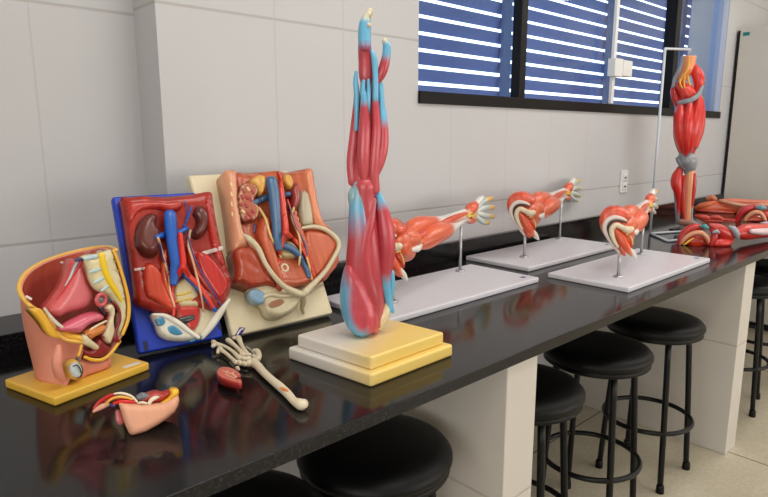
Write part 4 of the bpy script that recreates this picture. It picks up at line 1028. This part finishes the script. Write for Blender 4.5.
qp('skin_wedge', [(242, 166), (300, 174), (380, 180), (470, 182), (560, 172), (630, 134), (684, 104), (694, 150), (686, 190), (660, 240), (610, 284), (550, 326), (460, 378), (400, 402), (346, 416), (322, 396), (296, 340), (272, 270)], -.006, .006, .012, (230, 168, 136), 'matte', hb=-.045, sharp=True, sub=3)
qp('fat_edge', [(548, 176), (600, 140), (628, 106), (622, 74), (650, 62), (686, 70), (692, 96), (684, 116), (640, 140), (596, 168)], -.010, .002, .006, (246, 190, 40), hb=-.04)
qp('muscle_bed', [(396, 160), (420, 120), (466, 96), (520, 82), (560, 92), (600, 80), (638, 78), (632, 112), (596, 146), (556, 168), (500, 180), (430, 180)], -.024, -.010, .01, (186, 58, 52), 'muscle', hb=-.045, wob=.003)
qt('bladder_piece', [(392, 128, 24), (420, 118, 28), (452, 122, 22)], (112, 116, 124))
qt('bone_piece', [(470, 170, 14, -.004), (486, 146, 16, -.004), (514, 130, 15, -.006), (536, 126, 9, -.01)], (232, 222, 196))
qt('bone_piece', [(392, 168, 8, -.004), (420, 164, 10, -.004), (450, 172, 9, -.004)], (228, 212, 186))
qt('tissue_flap', [(64, 230, 11), (92, 212, 17), (130, 192, 20), (168, 178, 14)], [(0, (226, 140, 120)), (1, (236, 190, 160))], flat=.6)
qt('tissue_flap', [(66, 208, 9, -.022), (96, 172, 14, -.022), (140, 140, 16, -.022), (190, 112, 14, -.022), (220, 106, 8, -.022)], (196, 40, 36))
qt('muscle_strip', [(150, 160, 9), (200, 136, 14), (260, 136, 20), (320, 144, 18), (370, 156, 10)], (196, 52, 42), 'muscle')
qt('fat_strip', [(150, 176, 6, -.006), (190, 142, 9, -.006), (240, 124, 10, -.006), (300, 128, 9, -.006), (346, 142, 6, -.006)], (236, 176, 70))
qt('cartilage_strip', [(216, 100, 7, -.008), (262, 96, 9, -.008), (310, 106, 9, -.008), (350, 126, 8, -.008), (382, 160, 7, -.006)], (236, 224, 196))
qt('artery', [(214, 172, 12, -.006), (260, 158, 13, -.006), (320, 158, 12, -.006), (376, 162, 6, -.006)], (216, 32, 30))
qt('vein', [(186, 186, 9, -.008), (206, 186, 13, -.006), (218, 190, 9, -.006)], (58, 50, 110))
qt('gland', [(240, 230, 18, -.02), (252, 280, 28, -.02), (262, 306, 26, -.02)], (206, 110, 112))

TBL = Frame((0, 0, ZT), (1, 0, 0), (0, 1, 0))
kb = K(200, 325, 5.525)
c0 = onz(*kb(330, 260))
root = thing('hand_skeleton', c0, 'cream bone model of a hand with one forearm bone lying on the black worktop', 'anatomical model')
BN = (226, 214, 186)
def bt(name, pts, col=BN, mat='matte', **kw):
    mb = MB(); tubepx(mb, TBL, [(p[0], p[1], p[2]/5.525*1.22, p[3] if len(p) > 3 else .012) for p in pts], col, k=kb, **kw); return mb.build(name, mat, root)
arm_b = bt('forearm_bone', [(268, 214, 16), (292, 206, 20), (318, 224, 19), (352, 262, 17), (398, 304, 17), (446, 344, 19), (488, 384, 19), (520, 420, 18), (552, 436, 25), (566, 440, 25)], seg=16)
mb = MB(); tubepx(mb, TBL, [(444, 346, 6/5.5, .0195), (464, 354, 12/5.5, .0195), (486, 366, 7/5.5, .0195)], (226, 130, 66), k=kb, flat=.5); mb.build('orange_mark', 'matte', arm_b)
p_ = TBL.px(*kb(572, 436), .0145)
mb = MB(); nn = -Vector((p_.x*.5, p_.y, -.5)).normalized(); ring(mb, p_, .0062, .0030, 24, 8, lambda p: nn.orthogonal().normalized()*p.x+nn.cross(nn.orthogonal().normalized())*p.y+nn*p.z); mb.c = [lin((210, 196, 166))]*len(mb.v); mb.build('bone_socket', 'matte', arm_b)
for pts in ([(212, 178, 13), (222, 186, 12)], [(236, 186, 14), (248, 190, 13)], [(262, 190, 14), (274, 186, 12)], [(214, 206, 13), (226, 212, 12)], [(240, 212, 13), (252, 218, 11)], [(206, 238, 10, .008), (212, 246, 8, .007)], [(230, 164, 12), (244, 168, 12)], [(262, 168, 12), (276, 166, 10)]):
    bt('wrist_bone', pts, seg=10)
for pts in ([(200, 208, 11), (178, 188, 8), (148, 160, 8), (120, 140, 10), (108, 130, 11), (100, 152, 9, .008)], [(212, 178, 11), (180, 146, 8), (146, 124, 8), (112, 112, 10), (88, 106, 11), (72, 116, 10)],
            [(236, 160, 11), (208, 128, 9), (180, 104, 10), (160, 88, 13), (154, 84, 12)], [(264, 164, 11), (244, 136, 9), (226, 104, 10), (214, 76, 14), (208, 70, 12)], [(296, 172, 10), (318, 190, 12), (326, 168, 13), (316, 146, 13), (300, 142, 10)]):
    bt('hand_bone', pts, seg=12)
bt('finger_bone', [(88, 106, 9), (78, 98, 12), (72, 92, 10)]); bt('finger_bone', [(200, 72, 8), (190, 74, 10), (182, 72, 7)])
bt('steel_wire', [(300, 160, 3), (284, 140, 3), (266, 128, 4), (254, 118, 3)], (190, 190, 190))
kk_ = kb
root = thing('kidney_half', onz(*kb(160, 300)), 'small red half kidney with a pale cut face lying beside the bone hand', 'anatomical model')
KF = Frame((0, 0, ZT+.022), (1, 0, 0), (0, 1, 0))
mb = MB(); puffy(mb, KF, [KF.uv(*kb(*p)) for p in ((92, 256), (106, 238), (136, 231), (176, 238), (210, 256), (226, 276), (206, 284), (196, 292), (206, 300), (226, 300), (232, 312), (222, 322), (190, 316), (150, 304), (116, 290), (96, 274))], -.001, .001, .003, [(0, (176, 52, 48)), (.002, (186, 60, 54)), (.003, (226, 160, 140)), (.0045, (212, 110, 98))], hb=-.012, res=.002)
bd = mb.build('cut_face', 'organ', root)
mb = MB(); puffy(mb, Frame((0, 0, ZT), (1, 0, 0), (0, 1, 0)), [KF.uv(*kb(*p), -.008) for p in ((100, 262), (116, 246), (150, 240), (196, 250), (222, 276), (222, 306), (200, 312), (150, 304), (112, 286))], .0, .016, .012, (186, 40, 42), hb=0.0, res=.003); mb.build('kidney_body', 'organ', root)
for pts in ([(124, 252, 4), (150, 262, 4), (178, 270, 4), (200, 288, 5)], [(150, 262, 3), (152, 250, 3)], [(178, 270, 3), (188, 258, 3)], [(140, 270, 3), (166, 284, 3), (192, 294, 3)]):
    mb = MB(); tubepx(mb, KF, [(p[0], p[1], p[2]/5.525, .001) for p in pts], (232, 206, 168), k=kb, flat=.5); mb.build('duct', 'organ', bd)
# ------------------------------------------------------------------ hanging leg model on its white stand
ka, kb2, kc = K(660, 40, 4.975), K(660, 130, 4.51), K(630, 190, 5.565)
RL, GR, TAN = (214, 44, 36), (138, 140, 146), (224, 140, 92)
LF = facing((3.40, 1.30, 1.3))
root = thing('leg_muscle_model', (3.42, 1.29, ZT), 'upright red leg muscle model hanging on a white rod stand near the window end', 'anatomical model')
def lt(name, pts, col, k=ka, sc=4.975, mat='muscle', **kw):
    mb = MB(); tubepx(mb, LF, [(p[0], p[1], p[2]/sc, p[3] if len(p) > 3 else 0) for p in pts], col, k=k, **kw); return mb.build(name, mat, root)
lt('spine_section', [(147, 80, 32), (142, 110, 32), (134, 140, 33), (118, 172, 30), (100, 205, 24)], [(0, (226, 150, 100)), (.4, (224, 140, 86)), (1, (222, 120, 80))], mat='organ', seg=16, cap=False)
lt('grey_edge', [(112, 84, 8, .02), (108, 120, 9, .02), (92, 160, 10, .024), (74, 196, 10, .02), (68, 232, 9, .02)], GR, mat='organ')
lt('spinal_canal', [(144, 84, 5, .052), (142, 120, 7, .055), (134, 150, 8, .056), (112, 184, 8, .052), (96, 206, 5, .05)], (226, 160, 60), mat='organ')
for pts in ([(106, 190, 4, .055), (100, 216, 4, .055), (112, 240, 3, .055)], [(124, 184, 4, .056), (120, 212, 4, .056), (122, 238, 3, .056)], [(140, 180, 4, .056), (142, 206, 4, .056), (152, 226, 3, .056)]):
    lt('nerve', pts, (232, 180, 60), mat='organ')
lt('hip_muscle', [(168, 120, 10, .0), (182, 160, 26, .0), (192, 196, 28, .0), (190, 232, 22, .0), (180, 262, 14, 0)], RL)
lt('hip_muscle', [(72, 226, 14, .0), (72, 262, 20, .0), (84, 300, 20, 0), (92, 330, 14, 0)], (196, 40, 36))
lt('hip_muscle', [(100, 226, 24, .02), (126, 250, 34, .022), (146, 280, 34, .02), (140, 310, 26, .016)], (220, 56, 40))
lt('grey_band', [(92, 312, 9, .06), (124, 306, 12, .07), (160, 296, 13, .07), (192, 270, 12, .055), (212, 232, 8, .04)], GR, mat='organ', flat=.5)
lt('thigh', [(140, 300, 52, -.01), (144, 360, 70, -.01), (144, 420, 72, -.01), (138, 480, 66, -.01), (134, 530, 50, -.01), (134, 570, 34, -.005)], (204, 40, 34), seg=20)
for pts in ([(104, 326, 16, .05), (100, 390, 30, .06), (102, 450, 32, .06), (110, 510, 26, .05), (118, 556, 14, .03)], [(150, 316, 14, .06), (142, 380, 26, .072), (136, 450, 28, .072), (132, 520, 22, .06), (130, 570, 12, .04)],
            [(196, 270, 12, .04), (186, 340, 24, .05), (172, 410, 28, .06), (158, 480, 28, .06), (148, 550, 16, .045)], [(208, 290, 10, .01), (204, 370, 20, .01), (192, 450, 22, .015), (174, 530, 16, .02)]):
    lt('thigh_muscle', pts, [(0, GR), (.06, RL), (.94, RL), (1, GR)])
B = dict(k=kb2, sc=4.51)
lt('knee_joint', [(116, 118, 34), (126, 142, 40), (132, 168, 30), (128, 188, 20)], GR, mat='organ', seg=16, **B)
lt('knee_tendon', [(80, 130, 10, .02), (96, 156, 12, .02), (110, 178, 8, .015)], (120, 124, 132), mat='organ', **B)
lt('calf_muscle', [(92, 172, 14, .0), (78, 208, 24, .0), (76, 244, 26, .0), (86, 284, 20, .0), (88, 330, 13, .0), (84, 380, 8, 0), (82, 410, 6, 0)], [(0, RL), (.78, RL), (.9, GR), (1, GR)], **B)
lt('calf_tendon', [(72, 190, 8, -.01), (62, 230, 8, -.01), (70, 300, 7, -.01), (78, 420, 7, -.005)], (128, 130, 146), mat='organ', **B)
lt('calf_muscle', [(112, 210, 8, .01), (106, 280, 11, .012), (104, 350, 10, .01), (110, 410, 6, .01)], (196, 40, 36), **B)
lt('shin_bone', [(136, 184, 20), (134, 230, 21), (130, 290, 19), (126, 350, 17), (124, 400, 16), (130, 424, 14)], [(0, (224, 150, 100)), (1, (222, 146, 108))], mat='organ', seg=14, **B)
lt('shin_muscle', [(154, 200, 8, .01), (154, 250, 10, .01), (148, 310, 8, .008), (144, 350, 5, .006)], (196, 40, 38), **B)
lt('shin_tendon', [(146, 340, 5, .006), (142, 390, 5, .006), (150, 420, 5, .01)], (150, 150, 156), mat='organ', **B)
lt('foot', [(84, 414, 13, -.01), (112, 418, 16, .02), (142, 420, 15, .05), (166, 428, 8, .08)], [(0, (150, 136, 130)), (.5, (208, 140, 110)), (1, (150, 150, 154))], mat='organ', flat=.8, **B)
HOOK = (LF.px(690, 49.5)-LF.px(690, 55)).length-.006
# stand: base frame, upright, top arm, foot plate and hook
root = thing('model_stand', (3.10, 1.33, ZT), 'white rod stand with a bent base frame holding the upright leg', 'stand')
g0 = onz(650, 233.5, ZT+.006); g1 = onz(668, 241, ZT+.006); g2 = onz(690, 239, ZT+.006); g3 = onz(688, 231, ZT+.006)
for a, b in ((g0, g1), (g1, g2), (g2, g3), (g3, g0)):
    mb = MB(); rod(mb, a, b, .0058); mb.build('base_rod', 'grey_rod', root)
up0 = Vector(g0); tp = up0.copy(); tp.z = onplane(668, 48.5, g0, LF.N).z
mb = MB(); rod(mb, up0, tp, .0062); mb.build('upright', 'grey_rod', root)
e_ = LF.px(690, 49.5)
mb = MB(); tube(mb, [tp, tp.lerp(e_, .5), e_], [.0062]*3, (200, 200, 200), cap=True); mb.build('top_arm', 'grey_rod', root)
mb = MB(); rod(mb, e_, e_-Vector((0, 0, HOOK)), .003); mb.build('hook', 'steel', root)
mb = MB(); c_ = onz(690, 228.5); add_box(mb, (c_.x-.13, c_.y-.05, ZT), (c_.x+.10, c_.y+.06, ZT+.006), .002); mb.build('foot_plate', 'black_metal', root, angle=40)

# ------------------------------------------------------------------ leg models lying at the far end of the worktop
def lying(label, p, items):
    fr = facing(p)
    r = thing('lying_leg_model', (p[0], p[1], ZT), label, 'anatomical model', 'red leg models lying on the bench')
    for name, pts, col, mat in items:
        mb = MB(); tubepx(mb, fr, [(q[0], q[1], q[2]/5.565, q[3] if len(q) > 3 else 0) for q in pts], col, k=kc, seg=14)
        for v in mb.v: v.z = max(v.z, ZT+.0005)
        mb.build(name, mat, r)
    return r
RM, SKN, TEAL = (196, 50, 44), (226, 156, 120), (70, 150, 150)
lying('red leg model lying nearest the worktop edge, its hollow hip end facing the viewer', (2.95, .97, .95), [
    ('hip_muscle', [(262, 350, 10, .0), (276, 300, 16, 0), (300, 245, 22, -.01), (345, 212, 22, -.02), (390, 206, 18, -.03)], RM, 'muscle'),
    ('skin_rim', [(278, 316, 8, .02), (306, 270, 11, .02), (350, 242, 13, .015), (396, 240, 14, .01), (428, 266, 13, .0), (446, 310, 11, -.01), (448, 345, 8, -.01)], SKN, 'organ'),
    ('hip_socket', [(296, 330, 20, -.02), (340, 292, 40, -.03), (390, 284, 42, -.04), (424, 316, 28, -.04)], (206, 62, 40), 'muscle'),
    ('inner_muscle', [(280, 352, 12, .02), (330, 330, 22, .01), (390, 322, 18, -.01), (420, 330, 10, -.02)], (222, 60, 36), 'muscle'),
    ('nerve', [(300, 306, 5, .03), (326, 286, 6, .025), (352, 268, 4, .015)], (232, 180, 60), 'organ'),
    ('teal_pad', [(290, 334, 14, .035), (314, 334, 18, .035), (334, 342, 10, .03)], TEAL, 'organ'),
    ('teal_pad', [(398, 204, 10, -.01), (416, 204, 16, -.01), (432, 212, 10, -.01)], TEAL, 'organ'),
    ('thigh_muscle', [(448, 196, 14, -.02), (484, 214, 30, -.03), (530, 246, 32, -.05), (560, 268, 20, -.07)], RM, 'muscle'),
    ('thigh_muscle', [(456, 280, 18, -.02), (482, 296, 34, -.03), (520, 296, 36, -.05), (556, 280, 22, -.08)], (216, 48, 38), 'muscle'),
    ('thigh_muscle', [(440, 330, 12, -.01), (452, 300, 20, -.01), (470, 250, 18, -.01), (456, 220, 12, -.02)], (190, 40, 38), 'muscle'),
    ('grey_patch', [(466, 236, 8, .012), (482, 230, 11, .006), (496, 238, 6, 0)], (150, 160, 166), 'organ'),
    ('grey_band', [(556, 206, 10, -.05), (576, 218, 17, -.05), (590, 242, 19, -.06), (598, 264, 12, -.07)], (160, 162, 170), 'organ'),
    ('calf_muscle', [(590, 244, 26, -.10), (640, 234, 44, -.16), (710, 228, 42, -.26), (800, 224, 34, -.38), (860, 222, 18, -.50)], [(0, RM), (.55, (214, 60, 50)), (1, (220, 150, 140))], 'muscle'),
    ('shin', [(676, 230, 14, -.12), (740, 232, 20, -.18), (820, 228, 18, -.28)], (214, 190, 196), 'organ')])
lying('red leg model lying behind the front one, hollow hip end at the right edge', (4.0, 1.12, .95), [
    ('hip_muscle', [(596, 190, 9, .0), (604, 150, 14, 0), (634, 112, 18, 0), (684, 96, 18, -.02), (726, 96, 16, -.04)], (196, 44, 50), 'muscle'),
    ('skin_rim', [(634, 186, 8, .02), (652, 150, 10, .02), (692, 124, 12, .02), (728, 130, 12, .01), (752, 168, 10, .0)], SKN, 'organ'),
    ('hip_socket', [(640, 180, 14, 0), (684, 164, 26, -.02), (724, 168, 24, -.03)], (220, 96, 70), 'muscle'),
    ('inner_muscle', [(520, 168, 10, .03), (570, 178, 18, .02), (630, 194, 16, .02), (690, 200, 14, .02), (750, 190, 10, .0)], (206, 48, 40), 'muscle'),
    ('teal_pad', [(706, 98, 10, .0), (730, 98, 16, .0), (752, 102, 10, .0)], (110, 150, 160), 'organ'),
    ('thigh_muscle', [(750, 140, 20, -.05), (800, 150, 36, -.1), (880, 160, 36, -.2), (960, 166, 26, -.3)], RM, 'muscle'),
    ('shin', [(690, 214, 14, .05), (740, 196, 18, .05), (790, 190, 18, .03)], (206, 180, 200), 'organ')])
lying('orange tan leg model lying farthest back on the bench beside the grey cabinet', (4.30, 1.42, .95), [
    ('thigh', [(378, 112, 18, .0), (420, 108, 36, 0), (480, 106, 46, -.02), (560, 108, 48, -.04), (640, 106, 46, -.05), (740, 106, 42, -.06), (840, 108, 36, -.08)], (216, 96, 58), 'muscle'),
    ('cut_end', [(366, 100, 10, .02), (392, 92, 18, .02), (430, 82, 18, .02), (470, 70, 14, .0)], (222, 110, 66), 'muscle'),
    ('bone_knob', [(434, 48, 13, .0), (456, 42, 16, .0), (474, 52, 12, 0)], (206, 120, 84), 'organ'),
    ('tendon_strip', [(510, 62, 9, .03), (570, 76, 12, .04), (650, 88, 12, .04), (740, 84, 12, .03), (800, 84, 8, .02)], (216, 150, 120), 'organ'),
    ('upper_muscle', [(500, 60, 9, .0), (570, 60, 13, .0), (660, 66, 14, 0), (760, 70, 14, 0), (820, 74, 10, 0)], (226, 130, 104), 'muscle'),
    ('lower_muscle', [(372, 112, 8, .02), (420, 118, 14, .04), (500, 124, 14, .04), (570, 128, 8, .03)], (196, 70, 50), 'muscle')])
fr = facing((3.72, 1.30, .92))
root = thing('muscle_piece', (3.72, 1.30, ZT), 'loose flat red muscle piece lying between the standing leg and the orange leg', 'anatomical model')
for pts in ([(366, 146, 9), (390, 150, 15), (420, 154, 15), (440, 160, 10)], [(444, 160, 9), (470, 152, 14), (496, 156, 13), (514, 164, 9)], [(400, 168, 7), (450, 172, 10), (510, 174, 8)]):
    mb = MB(); tubepx(mb, fr, [(q[0], q[1], q[2]/5.565, 0) for q in pts], (200, 66, 48), k=kc, flat=.8)
    for v in mb.v: v.z = max(v.z, ZT+.0005)
    mb.build('muscle_strip', 'muscle', root)
# ------------------------------------------------------------------ camera, sky, output
cd = bpy.data.cameras.new('camera'); cam = bpy.data.objects.new('camera', cd); COL.objects.link(cam)
cd.sensor_width = 36; cd.lens = 36*FPX/768; cd.clip_start = .02
cd.shift_y = -(248.5-248.5)/768
right = Vector((vx.x, vy.x, up.x)); down = Vector((vx.y, vy.y, up.y))
mt = Matrix((right, -down, -FWD)).transposed().to_4x4(); mt.translation = CAM
cam.matrix_world = mt
S.camera = cam
W = bpy.data.worlds.new('sky'); S.world = W; W.use_nodes = True
bg = W.node_tree.nodes['Background']; bg.inputs[0].default_value = (.92, .97, 1, 1); bg.inputs[1].default_value = SKY
S.view_settings.view_transform = 'Standard'; S.view_settings.look = 'None'; S.view_settings.gamma = 1; S.view_settings.use_curve_mapping = False
S.view_settings.exposure = EXPO
S.cycles.use_denoising = True
S.cycles.max_bounces = 8; S.cycles.sample_clamp_indirect = 6
